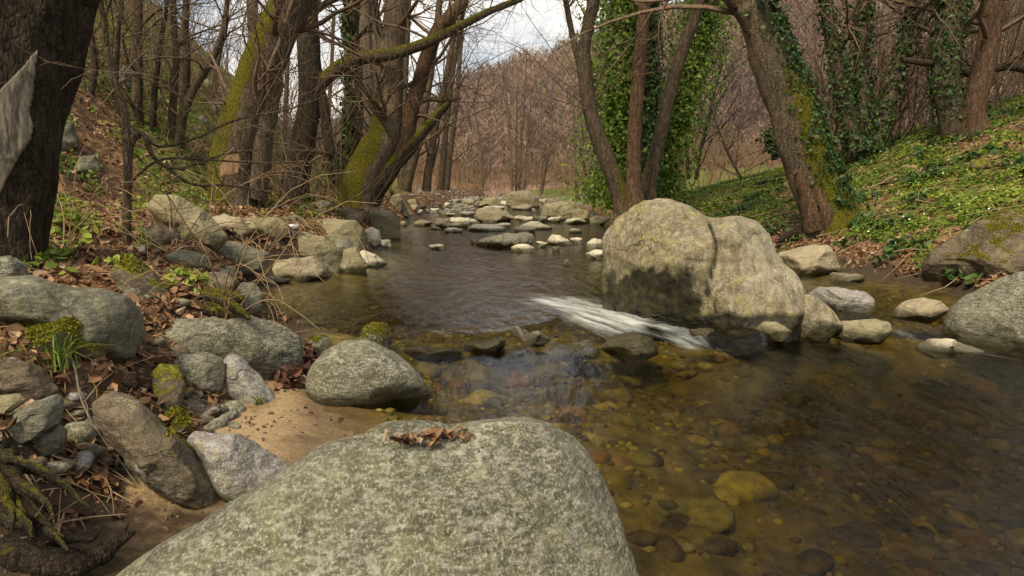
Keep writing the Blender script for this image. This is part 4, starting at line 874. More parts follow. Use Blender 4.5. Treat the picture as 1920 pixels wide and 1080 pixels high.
# ------------------------------------------------------------------ stuff: forest on the hill
rg = np.random.default_rng(21)
def ribbons(lines_P, lines_r, rg):
    """flat thin twigs for far trees: (M,2,3) ends, radii"""
    P = lines_P; d = P[:, 1] - P[:, 0]; a = rg.normal(size=d.shape); n = np.cross(d, a); n /= np.linalg.norm(n, axis=1)[:, None] + 1e-9
    r0 = lines_r[:, :1]; r1 = lines_r[:, 1:]
    V = np.stack([P[:, 0] - n * r0, P[:, 0] + n * r0, P[:, 1] + n * r1, P[:, 1] - n * r1], 1).reshape(-1, 3)
    i = np.arange(len(P))[:, None] * 4; return V, i + np.array([[0, 1, 2, 3]])
def far_template(rg, h=8., nb=30, spread=1.):
    P, r = [], []; lean = rg.normal(size=2) * .3; pts = [np.array([lean[0] * t * t, lean[1] * t * t, h * t]) for t in (0, .35, .7, 1)]
    for a, b, ra, rb in zip(pts[:-1], pts[1:], (.11, .085, .05), (.085, .05, .015)): P.append((a, b)); r.append((ra, rb))
    for _ in range(nb):
        t = rg.uniform(.18, .95); q = np.array([lean[0] * t * t, lean[1] * t * t, h * t]); az = rg.uniform(0, 6.28); L_ = h * (.42 - .25 * t) * rg.uniform(.6, 1.3) * spread
        d = np.array([math.cos(az), math.sin(az), rg.uniform(.5, 1.3)]); d = unit(d); e = q + d * L_; P.append((q, e)); r.append((.035, .012))
        for _ in range(2):
            f = rg.uniform(.3, .9); s_ = q + d * L_ * f; d2 = unit(d + rg.normal(size=3) * .6 + np.array([0, 0, .2])); P.append((s_, s_ + d2 * L_ * .55)); r.append((.018, .007))
    return np.array(P), np.array(r)
tmpl = [far_template(rg, rg.uniform(7, 10)) for _ in range(10)]
Ps, rs = [], []
N_ = 7000
ty = 60 + 95 * rg.uniform(0, 1, N_) ** .8; tx = rg.uniform(-.30, 1.0, N_) * ty
tz = hill_h(tx, ty)
for i in range(N_):
    P, r = tmpl[i % 10]; a = rg.uniform(0, 6.28); c_, s_ = math.cos(a), math.sin(a); k = rg.uniform(.45, .85) * (.75 + .25 * min(1, (ty[i] - 60) / 40))
    Q = P @ np.array([[c_, s_, 0], [-s_, c_, 0], [0, 0, 1]]) * k + np.array([tx[i], ty[i], tz[i] - .2]); Ps.append(Q); rs.append(r * (.8 + ty[i] / 140.))
V, F = ribbons(np.concatenate(Ps), np.concatenate(rs), rg)
MAT['far_twig'] = leaf_mat('distant_wood_bark', [(0, (.16, .125, .11)), (.35, (.24, .175, .15)), (.7, (.33, .22, .175)), (.9, (.36, .29, .21)), (1, (.33, .31, .2))], .9, .0)  # paler, low-contrast tones: distance haze put into the twig colour
tq = np.clip(.5 + .55 * fbm(np.stack([tx * .05, ty * .05, 0 * tx], 1), 3) + rg.normal(size=N_) * .22, 0, 1)
ft = np.repeat(tq, [len(q_) * 4 for q_ in Ps])
obj('hill_forest', mesh('hill_forest', V, F, MAT['far_twig'], False, dict(tint=ft)), kind='stuff', label='bare brownish-mauve winter forest covering the hill behind', category='forest')

# brown thicket along the far banks and on the slopes
def thicket(name, label, n, sampler, hgt, mat, rg, kid=5, rad=.012):
    lines = []
    for _ in range(n):
        x, y = sampler(rg); z = float(ground_h(np.array([x]), np.array([y]), False)[0]) if y < 60 else float(hill_h(np.array([x]), np.array([y]))[0])
        h = hgt * rg.uniform(.5, 1.2); d = np.array([rg.normal() * .35, rg.normal() * .35, 1.])
        grow(lines, (x, y, z - .05), d, h, rad * rg.uniform(.6, 1.3) * (1 + y / 60.), 1, rg, 0.02, .13, (kid, kid + 3), (.3, .8), 5, .3, .02)
    V, F = tubes_batch(lines, 3); obj(name, mesh(name, V, F, MAT[mat]), kind='stuff', label=label, category='thicket')
thicket('stream_bend_brush', 'rusty brown brush filling the far stream bend', 420, lambda g: (lambda y: (g.uniform(-.20, .12) * y + .0, y))(g.uniform(54, 66)), 2.0, 'thicket', rg, 6)
thicket('left_bank_brush', 'brown brush on the far left bank under slim trunks', 150, lambda g: (lambda y: (np.interp(y, _ly, _lx) - .5 - abs(g.normal()) * 2.5, y))(g.uniform(24, 54)), 2.0, 'thicket', rg, 5)
thicket('right_bank_brush', 'tan-brown leafless thicket behind the right bank trees', 650, lambda g: (lambda y: (np.interp(y, _ry, _rx) + 2.2 + g.uniform(0, 1) ** 1.2 * y * .55, y))(g.uniform(27, 56)), 3.0, 'thicket', rg, 6)
thicket('right_slope_brush', 'dark tangled brush high on the right slope', 420, lambda g: (lambda y: (g.uniform(.42, .85) * y, y))(g.uniform(17, 26)), 4.2, 'twig', rg, 5, .016)
thicket('left_slope_brush', 'dark tangled brush on the steep left slope', 400, lambda g: (lambda y: (-g.uniform(.22, .72) * y, y))(g.uniform(14, 34)), 3.6, 'twig', rg, 6, .012)

# ------------------------------------------------------------------ leaf litter and ground cover
def slope_n(x, y):
    e = .05; hx_ = (ground_h(x + e, y) - ground_h(x - e, y)) / (2 * e); hy_ = (ground_h(x, y + e) - ground_h(x, y - e)) / (2 * e)
    n = np.stack([-hx_, -hy_, np.ones_like(x)], 1); return n / np.linalg.norm(n, axis=1)[:, None]
def scatter(n, xr_, yr_, keep, rg, dens=1.4):
    y = yr_[0] + (yr_[1] - yr_[0]) * rg.uniform(0, 1, n) ** dens; x = xr_(y, rg.uniform(0, 1, n)); z = ground_h(x, y)
    m = keep(x, y, z); x, y, z = x[m], y[m], z[m]; return np.stack([x, y, z], 1)
left_x = lambda y, u: np.interp(y, _ly, _lx) - .1 - u ** 1.3 * (4 + y * .55)
right_x = lambda y, u: np.interp(y, _ry, _rx) + .15 + u ** 1.2 * (3.2 + y * .45)
def keep_lit(x, y, z):
    m = masks(x, y, z); return (rg.uniform(0, 1, len(x)) < m['litter'] * (1 - .72 * m['green']) + .05) & (z > wz(x, y) + .1) & (m['sand'] < .3)
P = scatter(80000, left_x, (2.6, 26), keep_lit, rg, 1.3); nn = slope_n(P[:, 0], P[:, 1])
V, F, tt = leaves(P + nn * rg.uniform(.005, .03, len(P))[:, None], nn, .058, rg, .5, 1.25, .45)
obj('fallen_leaves', mesh('fallen_leaves', V, F, MAT['litter'], False, dict(tint=tt)), kind='stuff', label='brown dead leaves carpeting the left bank and slope', category='leaf litter')
P = scatter(42000, right_x, (5, 24), keep_lit, rg, 1.1); nn = slope_n(P[:, 0], P[:, 1])
V, F, tt = leaves(P + nn * rg.uniform(.005, .03, len(P))[:, None], nn, .062, rg, .5, 1.25, .45)
obj('fallen_leaves', mesh('fallen_leaves', V, F, MAT['litter'], False, dict(tint=tt)), kind='stuff', label='brown dead leaves among the green plants of the right bank', category='leaf litter')
def keep_green(x, y, z):
    m = masks(x, y, z); n = fbm(np.stack([x * 1.6, y * 1.6, 0 * x + 2], 1), 3)
    return (rg.uniform(0, 1, len(x)) < np.clip(m['green'] * .95 + n * 1.9 - .22 - .35 * np.exp(-np.maximum(x - np.interp(y, _ry, _rx), 0) / 1.6) * (x > 0), 0, 1)) & (z > wz(x, y) + .08)
def cover(name, label, n, fx, yr_, size, dens, lift=.05):
    P = scatter(n, fx, yr_, keep_green, rg, dens); nn = slope_n(P[:, 0], P[:, 1]); cl = .5 + .5 * fbm(P * 1.1 + 7, 2)
    V, F, tt = leaves(P + nn * (rg.uniform(.01, 1, len(P)) * (lift + .10 * np.clip(cl, 0, 1)))[:, None], nn, size, rg, .3, 1.1, .5)
    tt = np.clip(tt * .6 + np.repeat(np.clip(.5 + fbm(P * .55 + 3, 2), 0, 1), 6) * .5, 0, 1)
    obj(name, mesh(name, V, F, MAT['cover'], False, dict(tint=tt)), kind='stuff', label=label, category='ground cover')
cover('ground_cover', 'low green leafy plants carpeting the right bank', 190000, right_x, (6.5, 26), .05, 1.1)
cover('ground_cover', 'patchy green plants and moss on the left slope', 120000, lambda y, u: np.interp(y, _ly, _lx) - .8 - u * (4 + y * .6), (5, 30), .055, 1.2)
P = scatter(800, right_x, (9, 26), keep_green, rg, 1.); nn = slope_n(P[:, 0], P[:, 1])
V, F, tt = leaves(P + np.array([0, 0, .12]), nn * .3 + np.array([0, -.7, .5]), .022, rg, .2, 1., .4)
obj('white_flowers', mesh('white_flowers', V, F, MAT['petal'], False), kind='stuff', label='tiny white blossoms scattered over the green bank', category='flowers')

# ------------------------------------------------------------------ stream bed cobbles (parts of the ground) and gravel
def cob_mesh(seed, sub, mat):
    g = np.random.default_rng(seed); D, F = ico(sub); V = D * np.array([1, g.uniform(.6, .9), g.uniform(.35, .6)]); V = V * (1 + .16 * fbm(D * 1.3 + g.uniform(0, 30, 3), 2))[:, None]
    return mesh('cobble', V, F, MAT[mat], True)
def bed_mat(name, c1, c2):
    s = NT(name); p = s.pos(); n = s.noise(p, 9, 5, .6); s.bsdf(s.mix(s.rng(n, .35, .65), c1, c2), .6, s.bump(s.noise(p, 40, 4), .3, .02), .3); return s.m
MAT['bed_gold'] = bed_mat('bed_gold', (.22, .185, .05), (.44, .38, .11)); MAT['bed_olive'] = bed_mat('bed_olive', (.09, .085, .025), (.24, .215, .065))
MAT['bed_brown'] = bed_mat('bed_brown', (.04, .032, .017), (.12, .09, .045)); MAT['bed_rust'] = bed_mat('bed_rust', (.16, .09, .035), (.26, .17, .08)); MAT['bed_grey'] = bed_mat('bed_grey', (.16, .15, .12), (.30, .28, .22))
cms = [cob_mesh(300 + i, 3, m) for i, m in enumerate(['bed_gold', 'bed_olive', 'bed_brown', 'bed_brown', 'bed_olive', 'bed_rust', 'bed_gold', 'bed_grey', 'bed_olive', 'bed_brown'])]
cnt = 0
while cnt < 300:
    y = 2.3 + 4.4 * rg.uniform() ** .9; x = rg.uniform(-1.0, 5.6)
    if abs(x) > .78 * y + .2: continue
    z = float(ground_h(np.array([x]), np.array([y]))[0])
    if z > float(wz(x, y)) - .08: continue
    c = obj('cobble', cms[rg.choice(10, p=[.14, .14, .13, .14, .01, .12, .12, .04, .08, .08])], (x, y, z - .01), parent=ground); k = rg.choice([.06, .09, .13, .2], p=[.3, .36, .24, .10]) * rg.uniform(.8, 1.25)
    c.scale = (k, k, k); c.rotation_euler = (rg.normal() * .15, rg.normal() * .15, rg.uniform(0, 6.28)); cnt += 1
def pebbles(name, P, sz, mat, rg, **kw):
    D, F = ico(1); n = len(P); k = sz * rg.uniform(.5, 1.5, n); a = rg.uniform(0, 6.28, n)
    S = D[None] * np.stack([k, k * rg.uniform(.6, .9, n), k * rg.uniform(.4, .65, n)], 1)[:, None]; c_, s_ = np.cos(a)[:, None], np.sin(a)[:, None]
    V = np.stack([S[..., 0] * c_ - S[..., 1] * s_, S[..., 0] * s_ + S[..., 1] * c_, S[..., 2]], -1) + P[:, None]
    Fa = (np.arange(n)[:, None, None] * len(D) + F[None]).reshape(-1, 3)
    me = mesh(name, V.reshape(-1, 3), Fa, MAT[mat]); return obj(name, me, **kw)
for m, n in (('bed_gold', 1300), ('bed_olive', 1500), ('bed_brown', 1300), ('bed_rust', 120)):
    y = 2.3 + 7 * rg.uniform(0, 1, n) ** .9; x = rg.uniform(-3, 5.8, n); z = ground_h(x, y); k = z < wz(x, y) - .05
    o = pebbles('bed_pebbles', np.stack([x, y, z], 1)[k], .035, m, rg, kind='stuff', parent=ground)
y = rg.normal(12.4, 1.1, 700); x = rg.normal(1.85, .5, 700); z = ground_h(x, y)
pebbles('gravel', np.stack([x, y, z + .005], 1), .03, 'bed_grey', rg, kind='stuff', label='pale gravel bar beside the split boulder', category='gravel')
y = rg.uniform(28, 54, 900); x = np.where(rg.uniform(0, 1, 900) < .5, np.interp(y, _ly, _lx) + rg.normal(0, .7, 900), np.interp(y, _ry, _rx) + rg.normal(0, .7, 900)); z = ground_h(x, y)
pebbles('shore_gravel', np.stack([x, y, np.maximum(z, wz(x, y) - .02)], 1), .10, 'bed_grey', rg, kind='stuff', label='pale cobbles lining the far stream edges', category='gravel')

# ------------------------------------------------------------------ details of the near left bank
def P3(px, py, lift=0.):
    q = hit(px, py); q = q.copy(); q[2] += lift; return q
def stem_obj(name, label, cat, lines, mat, sides=6, group=None, lump=0.):
    """one object out of pixel-traced stems: lines = [(points(px,py,lift), width_mm0, width_mm1)]"""
    out = []
    for pts, a, b in lines:
        Q = catmull([P3(x, y, l) for x, y, l in pts], 6); r = np.linspace(a, b, len(Q)) / 2000.
        V, F, _ = tube(Q, r, sides, lump, 0, 3, 3., rng.uniform(0, 9)); out.append((V, F))
    V, F = cat_mesh(out); c = V.mean(0); c[2] = V[:, 2].min()
    o = obj(name, mesh(name, V - c, F, MAT[mat], True, dict(moss=np.zeros(len(V)))), tuple(c), label=label, category=cat)
    if group: o['group'] = group
    return o
def root_obj(name, label, cat, runs, Y, mat='root', moss=.3, lump=.25):
    c = at(runs[0][0][0], runs[0][0][1], Y); o = thing(name, label, cat, tuple(c))
    for k, pts in enumerate(runs):
        Q = catmull([at(x, y, Y + dy) for x, y, wd, dy in pts], 7); r = np.interp(np.linspace(0, 1, len(Q)), np.linspace(0, 1, len(pts)), [wd * (Y + dy) / 2560. for x, y, wd, dy in pts])
        V, F, D = tube(Q, r, 16, lump, 0, 3, 3., rng.uniform(0, 9))
        obj('root', mesh('root', V - c, F, MAT[mat], True, dict(moss=moss * np.clip(.2 + D[:, 2], 0, 1))), parent=o)
    return o
Yr = hit(60, 1000)[1]
def wander(x, y, w, n, dx, dy, g, dd=-.05):
    out = []; d = 0.
    for k in range(n):
        out.append((x, y, max(w * (1 - k / (n - .6)) ** .8, 2.5), d)); x += dx + g.normal() * 9; y += dy + g.normal() * 8; d += dd + g.normal() * .02
    return out
g = np.random.default_rng(77)
root_obj('root_stump', 'gnarled stump of forked roots in the lower left corner', 'stump', [[(-60, 800, 110, .25), (-20, 850, 90, .2), (0, 900, 74, .12), (-10, 960, 60, .05)]] +
  [wander(x, y, w_, 7, dx, dy, g) for x, y, w_, dx, dy in [(0, 830, 44, 9, 24), (10, 850, 40, 16, 20), (-5, 880, 46, 12, 22), (15, 870, 26, 20, 14), (-15, 930, 40, 16, 14), (0, 850, 24, 22, 10), (20, 900, 20, 10, 22), (-10, 960, 34, 22, 8), (30, 900, 16, 14, 18), (5, 940, 22, 20, 14)]], Yr, moss=.5, lump=.35)
root_obj('fallen_log', 'thick earth-covered root lying across the lower left corner', 'log', [[(-120, 985, 80, .0), (-20, 1030, 74, -.05), (60, 1052, 66, -.12), (140, 1058, 52, -.15), (195, 1034, 38, -.1), (232, 1008, 20, -.05), (256, 996, 4, -.02)], wander(60, 1045, 26, 6, 26, -12, g, -.02), wander(120, 1050, 20, 6, 20, 10, g, -.02), wander(180, 1035, 18, 6, 14, -16, g, -.01)], Yr, 'root', .35, .4)
Yt = hit(420, 580)[1]
root_obj('tangled_roots', 'tangle of exposed mossy roots above the round grey boulder', 'roots', [
  [(300, 560, 26, .1), (350, 552, 26, 0), (410, 560, 22, -.1), (445, 580, 18, -.2), (470, 600, 10, -.3)], [(320, 525, 26, .2), (370, 545, 24, .1), (430, 555, 22, 0), (455, 562, 18, -.1)],
  [(290, 580, 22, .0), (340, 575, 20, -.1), (400, 585, 18, -.15), (450, 600, 12, -.2)], [(330, 505, 20, .3), (360, 525, 22, .2), (385, 545, 18, .1)], [(395, 570, 14, -.1), (430, 590, 12, -.2), (445, 605, 8, -.2)]], Yt, moss=.7)
Yl = hit(225, 715)[1]
root_obj('weathered_root', 'short weathered brown root sticking from the leafy bank edge', 'root', [[(165, 700, 22, .1), (200, 700, 26, .05), (240, 715, 22, 0), (262, 728, 10, 0)]], Yl, 'root', .1, .3)
stem_obj('dangling_dead_vine', 'long grey dead stem hanging down the bank below grass', 'stem', [([(72, 628, .03), (115, 660, .04), (140, 700, .05), (155, 770, .06), (185, 830, .06), (225, 880, .05), (255, 915, .03)], 16, 8), ([(150, 745, .05), (168, 800, .09), (160, 850, .08)], 5, 3), ([(205, 855, .06), (240, 862, .08), (246, 890, .04)], 4, 3)], 'wood')
stem_obj('creeping_shoot', 'single yellow-green stem curving across brown rock to the sand', 'stem', [([(215, 890, .03), (270, 900, .05), (340, 908, .06), (400, 935, .05), (455, 968, .03)], 9, 6)], 'grass')
stem_obj('arched_bramble', 'thin arched bramble stem above the small sand patch', 'stem', [([(160, 920, .01), (172, 918, .06), (200, 928, .08), (212, 950, .05), (214, 975, .01)], 5, 3), ([(160, 922, .02), (185, 945, .03), (208, 968, .01)], 4, 3)], 'twig_dry')
stem_obj('dry_stalk', 'reddish dry stem standing upright in the lower left', 'stem', [([(92, 1078, .0), (108, 1040, .05), (115, 990, .08), (118, 955, .10)], 6, 4)], 'twig_dry')
stem_obj('thin_lying_branch', 'thin brown branch lying across the leaf litter edge', 'branch', [([(70, 590, .06), (120, 618, .07), (190, 655, .07), (260, 660, .09), (330, 676, .07)], 12, 6), ([(120, 660, .05), (220, 662, .08), (300, 680, .09), (420, 700, .12)], 7, 3)], 'twig')
stem_obj('pale_creeper', 'pale creeper stem trailing from the grass to the wedge stone', 'stem', [([(160, 770, .05), (200, 740, .09), (260, 715, .12), (330, 700, .12), (420, 722, .12), (480, 750, .06), (505, 775, .02)], 6, 3)], 'twig_dry')
# brambles by the upper pool
def bramble(label, roots, n, spread, hgt, seed):
    g = np.random.default_rng(seed); lines = []; c = P3(*roots)
    for _ in range(n):
        d = np.array([g.normal() * spread + .25, g.normal() * .4 - .1, 1.]); grow(lines, c + g.normal(size=3) * .05 * np.array([1, 1, 0]), d, hgt * g.uniform(.6, 1.2), .0065, 1, g, .42, .12, (2, 5), (.4, .9), 8, .35)
    V, F = tubes_batch(lines, 4); return obj('bramble', mesh('bramble', V - c, F, MAT['twig_dry']), tuple(c), label=label, category='bramble', group='brambles on the left bank')
bramble('tall straw-coloured bramble arching over the long olive-grey boulder to the pool', (415, 615), 9, .45, 1.5, 5)
bramble('bare bramble tangle beside the plastic bottle', (500, 470), 10, .6, 1.2, 6)
bramble('wispy bramble at the foot of the slender sapling', (330, 470), 8, .7, 1.2, 8)
bramble('low bramble stems on leaf litter by the dark leaning trunk', (120, 470), 9, .8, 1.1, 9)
bramble('thin stems rising at the torn leaning trunk', (400, 385), 10, .8, 1.6, 10)
bramble('bare shoots in front of the straight dark trunk', (560, 385), 10, .8, 1.6, 11)
# grass tufts and ferns
def tuft(label, px, py, n, L_, seed, mat='grass', name='grass_tuft', wid=.006, lean=.6, lift=0., cat='grass tuft'):
    g = np.random.default_rng(seed); c = P3(px, py, lift); Vs, Fs, T_, o = [], [], [], 0
    for _ in range(n):
        az = g.uniform(0, 6.28); d = np.array([math.cos(az), math.sin(az), 0]); l = L_ * g.uniform(.5, 1.2); le = g.uniform(.2, 1.) * lean; s_ = np.array([-d[1], d[0], 0]); b = g.normal(size=3) * .03 * np.array([1, 1, 0])
        pts = []
        for k, t in enumerate((0, .3, .6, .85, 1)):
            q = b + d * l * le * t ** 1.7 + np.array([0, 0, l * (t - le * .75 * t ** 2.4)]); wv = wid * (1 - t) ** .6 * g.uniform(.8, 1.2); pts += [q - s_ * wv, q + s_ * wv]
        Vs += pts; Fs += [[o + 2 * k, o + 2 * k + 1, o + 2 * k + 3, o + 2 * k + 2] for k in range(4)]; o += 10; T_ += [g.uniform()] * 10
    return obj(name, mesh(name, np.array(Vs), np.array(Fs), MAT[mat], False, dict(tint=np.array(T_))), tuple(c), label=label, category=cat)
tuft('long green grass tuft drooping over the bank edge', 115, 690, 60, .34, 31, lean=1.1)
tuft('bright grass tuft at the left frame edge', 8, 600, 30, .22, 32)
tuft('small bright green blades sprouting from the sand', 488, 757, 9, .13, 33, wid=.008, name='green_shoot', cat='shoot')
tuft('soft green fern clump near the dark leaning trunk', 135, 418, 170, .22, 34, lean=1.0, wid=.009, name='fern_clump', cat='fern')
tuft('green leafy tuft right of the slender sapling', 268, 460, 70, .15, 35, wid=.01, name='leafy_tuft', cat='plant')
tuft('yellow-green tuft before the straight dark trunk', 575, 392, 60, .32, 36, wid=.012)
tuft('green tuft near the pale litter stone', 560, 408, 70, .28, 37, wid=.014)
tuft('grass fringe at the foot of the right tree clump', 1140, 392, 260, .5, 38, wid=.014)
tuft('low green clump below the dark trunk roots', 65, 575, 40, .14, 39)
tuft('grass sprig by the foreground boulder tip', 735, 372, 90, .5, 40, wid=.02)
tuft('long grass beside the curved trunk foot', 1112, 388, 160, .5, 41, wid=.014)
# leaf piles
def pile(label, cells, n, size, mat, seed, thick=.08, on=None, name='leaf_pile'):
    g = np.random.default_rng(seed); P = []
    for _ in range(n):
        x0, y0, rx, ry = cells[g.integers(len(cells))]; q = g.normal(size=2) * .5; P.append((x0 + q[0] * rx, y0 + q[1] * ry))
    if on is None: W = np.array([hit(*q) for q in P])
    else: W = np.array([on(*q) for q in P])
    W[:, 2] += np.abs(g.normal(size=n)) * thick; nn = g.normal(size=(n, 3)) * .7 + np.array([0, -.2, 1])
    V, F, tt = leaves(W, nn, size, g, .5, 1.25, .5); c = W.mean(0)
    return obj(name, mesh(name, V - c, F, MAT[mat], False, dict(tint=tt)), tuple(c), kind='stuff', label=label, category='leaf pile')
pile('heap of damp maroon leaves between olive-grey boulder and dome rock', [(520, 700, 34, 22), (560, 695, 30, 18), (545, 720, 34, 14), (570, 678, 20, 10)], 420, .06, 'wetleaf', 51, .07)
from mathutils.bvhtree import BVHTree
def bvh_of(ob): return BVHTree.FromPolygons([tuple(v.co) for v in ob.data.vertices], [tuple(p.vertices) for p in ob.data.polygons]), Vector(ob.location)
bt, bl = bvh_of(FR)
def on_front(px, py):
    d = Vector(ray(px, py)).normalized(); h = bt.ray_cast(Vector(C0) - bl, d); return np.array(h[0] + bl) if h[0] is not None else hit(px, py)
pile('dry brown leaves lying in the hollow of the foreground boulder', [(800, 822, 70, 8), (760, 827, 36, 8), (840, 818, 40, 7)], 70, .036, 'litter', 52, .006, on_front)
pile('brown flood litter caught above the dark grooved boulder', [(440, 445, 60, 12), (510, 450, 40, 10), (470, 430, 40, 8)], 420, .07, 'wetleaf', 53, .06)
pile('dark leaf scraps washed on the sand', [(600, 790, 60, 40), (470, 800, 50, 30), (340, 960, 50, 30), (430, 985, 50, 14), (330, 930, 30, 10)], 70, .03, 'wetleaf', 54, .004)
# plastic bottle with a blue cap
c = P3(545, 436, .09); o = thing('plastic_bottle', 'crushed clear plastic bottle with blue cap in flood litter', 'bottle', tuple(c))
prof = [(0, .028), (.01, .034), (.08, .033), (.12, .028), (.17, .034), (.21, .03), (.235, .014), (.25, .013)]
Q = np.array([[t - .1, .02 * t, 0] for t, _ in prof]); V, F, _ = tube(Q, [r for _, r in prof], 14, .12, 0, 3, 1.)
s = NT('clear_plastic'); s.bsdf((.55, .57, .6), .25, None, .5, Transmission_Weight=.35); obj('bottle_body', mesh('bottle_body', -V * np.array([1, 1, -1]) * 1.4, F[:, ::-1], s.m), parent=o)
s = NT('blue_cap'); s.bsdf((.02, .04, .45), .4); V, F, _ = tube(np.array([[-.145, 0, 0], [-.147, 0, 0], [-.17, 0, 0], [-.172, 0, 0]]) * 1.4, np.array([.001, .018, .018, .001]) * 1.4, 14, 0, 0); obj('bottle_cap', mesh('bottle_cap', V, F, s.m), parent=o)
# small stones wedged in the bank
sm_m = [cob_mesh(500 + i, 3, m) for i, m in enumerate(['granite', 'brown', 'slate', 'gneiss', 'granite', 'brown'])]
spots = [(372, 768), (392, 776), (384, 792), (402, 800), (360, 792), (408, 770), (425, 785), (440, 800), (210, 820), (180, 800), (150, 815), (130, 830), (165, 850), (145, 780), (100, 880), (150, 870), (190, 870), (60, 875), (120, 760), (30, 720), (70, 735), (345, 740), (365, 745), (440, 770), (300, 820), (270, 800), (330, 660), (300, 650), (420, 640), (280, 560), (340, 570), (390, 540), (420, 515), (360, 490), (445, 515), (460, 505), (300, 470), (540, 505), (600, 400), (560, 418), (700, 385), (640, 396), (720, 400), (760, 405), (790, 388), (820, 384), (255, 470), (180, 560), (230, 650), (15, 780), (95, 790), (140, 745)]
for i, (px, py) in enumerate(spots):
    q = P3(px, py); ki = int(rg.integers(6)); tone = ['speckled grey', 'earthy brown', 'dark slate', 'banded', 'speckled grey', 'earthy brown'][ki]
    zone = 'in the pebble nest above the pale banded boulder' if 340 < px < 460 and 735 < py < 805 else 'in the dark soil under the grass tuft' if py > 735 else 'in leaf litter beside the long olive-grey boulder' if py > 600 else 'among rocks near the tangled roots' if py > 465 else 'on the far left shore under the trees'
    o = obj('bank_stone', sm_m[ki], tuple(q + np.array([0, 0, .005])), label='small ' + tone + ' stone ' + zone, category='stone', group='small stones of the left bank')
    k = rg.uniform(.035, .075) * (1 + q[1] / 9.); o.scale = (k, k, k); o.rotation_euler = (rg.normal() * .3, rg.normal() * .3, rg.uniform(0, 6.28)); o['moss'] = float(rg.uniform(0, .4)); o['waterline'] = -50.
# moss cushions: fine tufts on the mossiest stones
for ob in list(COL.objects):
    if ob.type == 'MESH' and ob.parent is None and ob.get('moss', 0) >= .28 and ob.name.split('.')[0] in ('boulder', 'stone') and ob.location[1] < 12:
        me = ob.data; n = len(me.polygons); cen = np.empty(n * 3); nor = np.empty(n * 3); ar = np.empty(n)
        me.polygons.foreach_get('center', cen); me.polygons.foreach_get('normal', nor); me.polygons.foreach_get('area', ar); cen = cen.reshape(-1, 3); nor = nor.reshape(-1, 3)
        wld = cen + np.array(ob.location); mn = .5 + .5 * fbm(wld * 2.6 + 3, 3)
        pr = np.clip((nor[:, 2] * .75 + mn - 1.32 + ob['moss'] * .75) * 3, 0, 1) * ar; 
        if pr.sum() < .004: continue
        g = np.random.default_rng(5); cnt = int(min(12000, pr.sum() * 60000)); i = g.choice(n, cnt, p=pr / pr.sum())
        jit = g.normal(size=(cnt, 3)) * np.sqrt(ar[i])[:, None] * .6; jit -= (jit * nor[i]).sum(1)[:, None] * nor[i]
        V, F, tt = leaves(cen[i] + jit + nor[i] * g.uniform(0, .007, cnt)[:, None], nor[i], .010, g, .5, 1.5, 1.)
        obj('moss', mesh('moss', V, F, MAT['mossy'], False, dict(tint=tt)), parent=ob, kind='stuff')

# twig litter on the left bank
P = scatter(2600, left_x, (2.7, 12), lambda x, y, z: (masks(x, y, z)['sand'] < .4) & (z > wz(x, y) + .05), rg, 1.2)
lines = []
for q in P:
    a = rg.uniform(0, 6.28); L_ = rg.uniform(.05, .3); d = np.array([math.cos(a), math.sin(a), 0]); e = q + d * L_; m_ = (q + e) / 2 + rg.normal(size=3) * L_ * .08
    zz = ground_h(np.array([q[0], m_[0], e[0]]), np.array([q[1], m_[1], e[1]])) + rg.uniform(.008, .035); lines.append((np.array([[q[0], q[1], zz[0]], [m_[0], m_[1], zz[1] + .01], [e[0], e[1], zz[2]]]), np.array([.004, .003, .002]) * rg.uniform(.6, 1.6)))
V, F = tubes_batch(lines, 4); obj('twig_litter', mesh('twig_litter', V, F, MAT['twig_dry']), kind='stuff', label='scattered dry twigs on the left bank soil', category='twigs')

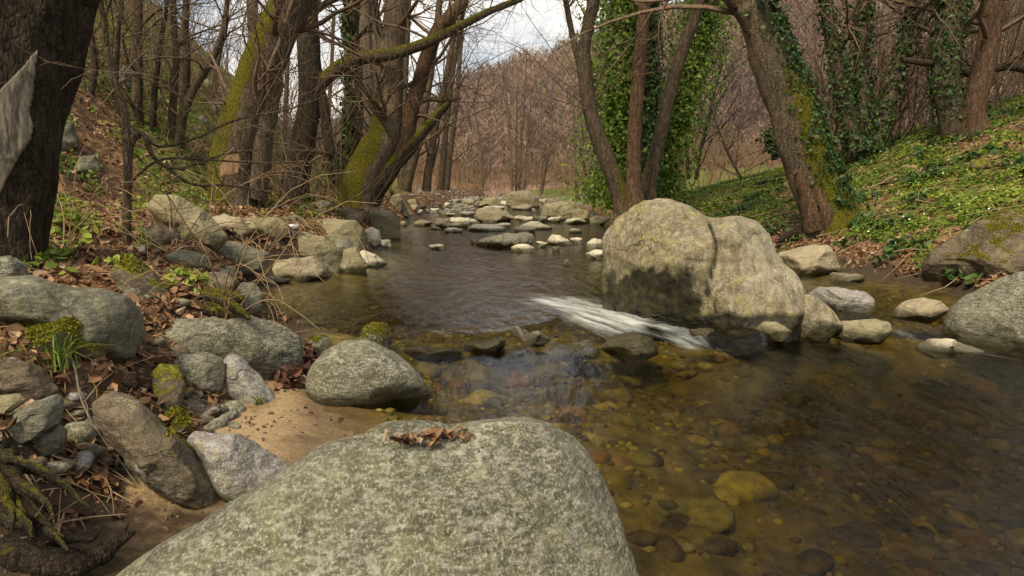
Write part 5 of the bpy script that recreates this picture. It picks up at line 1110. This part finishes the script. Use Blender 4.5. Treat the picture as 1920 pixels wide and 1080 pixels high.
n = 2600; y = rg.uniform(2.2, 5.6, n); x = np.interp(y, _ly, _lx) - rg.uniform(.05, 2.2, n); z = ground_h(x, y)
k = (masks(x, y, z)['sand'] < .35) | (rg.uniform(0, 1, n) < .12)
pebbles('soil_grit', np.stack([x, y, z + .002], 1)[k], .009, 'brown', rg, kind='stuff', label='fine dark grit and crumbs on the near bank soil', category='grit', moss=0., waterline=-50.)
P = scatter(3500, left_x, (2.2, 4.6), lambda x, y, z: (masks(x, y, z)['sand'] < .5) & (z > wz(x, y) + .06), rg, 1.); nn = slope_n(P[:, 0], P[:, 1])
V, F, tt = leaves(P + nn * .008, nn, .03, rg, .5, 1.3, .5)
obj('leaf_scraps', mesh('leaf_scraps', V, F, MAT['wetleaf'], False, dict(tint=tt)), kind='stuff', label='small damp leaf scraps on the near bank soil', category='leaf litter')

# darker broad-leaved clumps and fallen sticks on the right bank
P = scatter(60000, right_x, (6.5, 20), lambda x, y, z: (fbm(np.stack([x * 1.1 + 40, y * 1.1, 0 * x], 1), 3) > .28) & (z > wz(x, y) + .1) & (rg.uniform(0, 1, len(x)) < .55), rg, 1.1); nn = slope_n(P[:, 0], P[:, 1])
V, F, tt = leaves(P + nn * rg.uniform(.03, .16, len(P))[:, None], nn, .08, rg, .3, 1.1, .5)
obj('broad_leaf_clumps', mesh('broad_leaf_clumps', V, F, MAT['ivydark'], False, dict(tint=tt)), kind='stuff', label='darker broad-leaved clumps on the right bank', category='ground cover')
P = scatter(420, right_x, (6.5, 20), lambda x, y, z: z > wz(x, y) + .1, rg, 1.1); lines = []
for q in P:
    a = rg.uniform(0, 6.28); L_ = rg.uniform(.15, .9); d = np.array([math.cos(a), math.sin(a), 0]); X3 = np.array([q, q + d * L_ * .5 + rg.normal(size=3) * .03, q + d * L_]); X3[:, 2] = ground_h(X3[:, 0], X3[:, 1]) + rg.uniform(.05, .14); lines.append((X3, np.array([.009, .007, .004]) * rg.uniform(.5, 1.5)))
V, F = tubes_batch(lines, 4); obj('stick_litter', mesh('stick_litter', V, F, MAT['twig_dry']), kind='stuff', label='fallen dry sticks among the plants of the right bank', category='twigs')

P = scatter(9000, lambda y, u: np.interp(y, _ly, _lx) - .25 - u * 2.6, (2.9, 7.5), lambda x, y, z: (masks(x, y, z)['sand'] < .45) & (z > wz(x, y) + .1) & (fbm(np.stack([x * 2.2, y * 2.2, 0 * x + 6], 1), 2) > -.12), rg, 1.); nn = slope_n(P[:, 0], P[:, 1])
V, F, tt = leaves(P + nn * rg.uniform(.004, .03, len(P))[:, None], nn, .045, rg, .5, 1.3, .55)
obj('drifted_leaves', mesh('drifted_leaves', V, F, MAT['litter'], False, dict(tint=tt * .8)), kind='stuff', label='brown leaves drifted between the near bank stones', category='leaf litter')
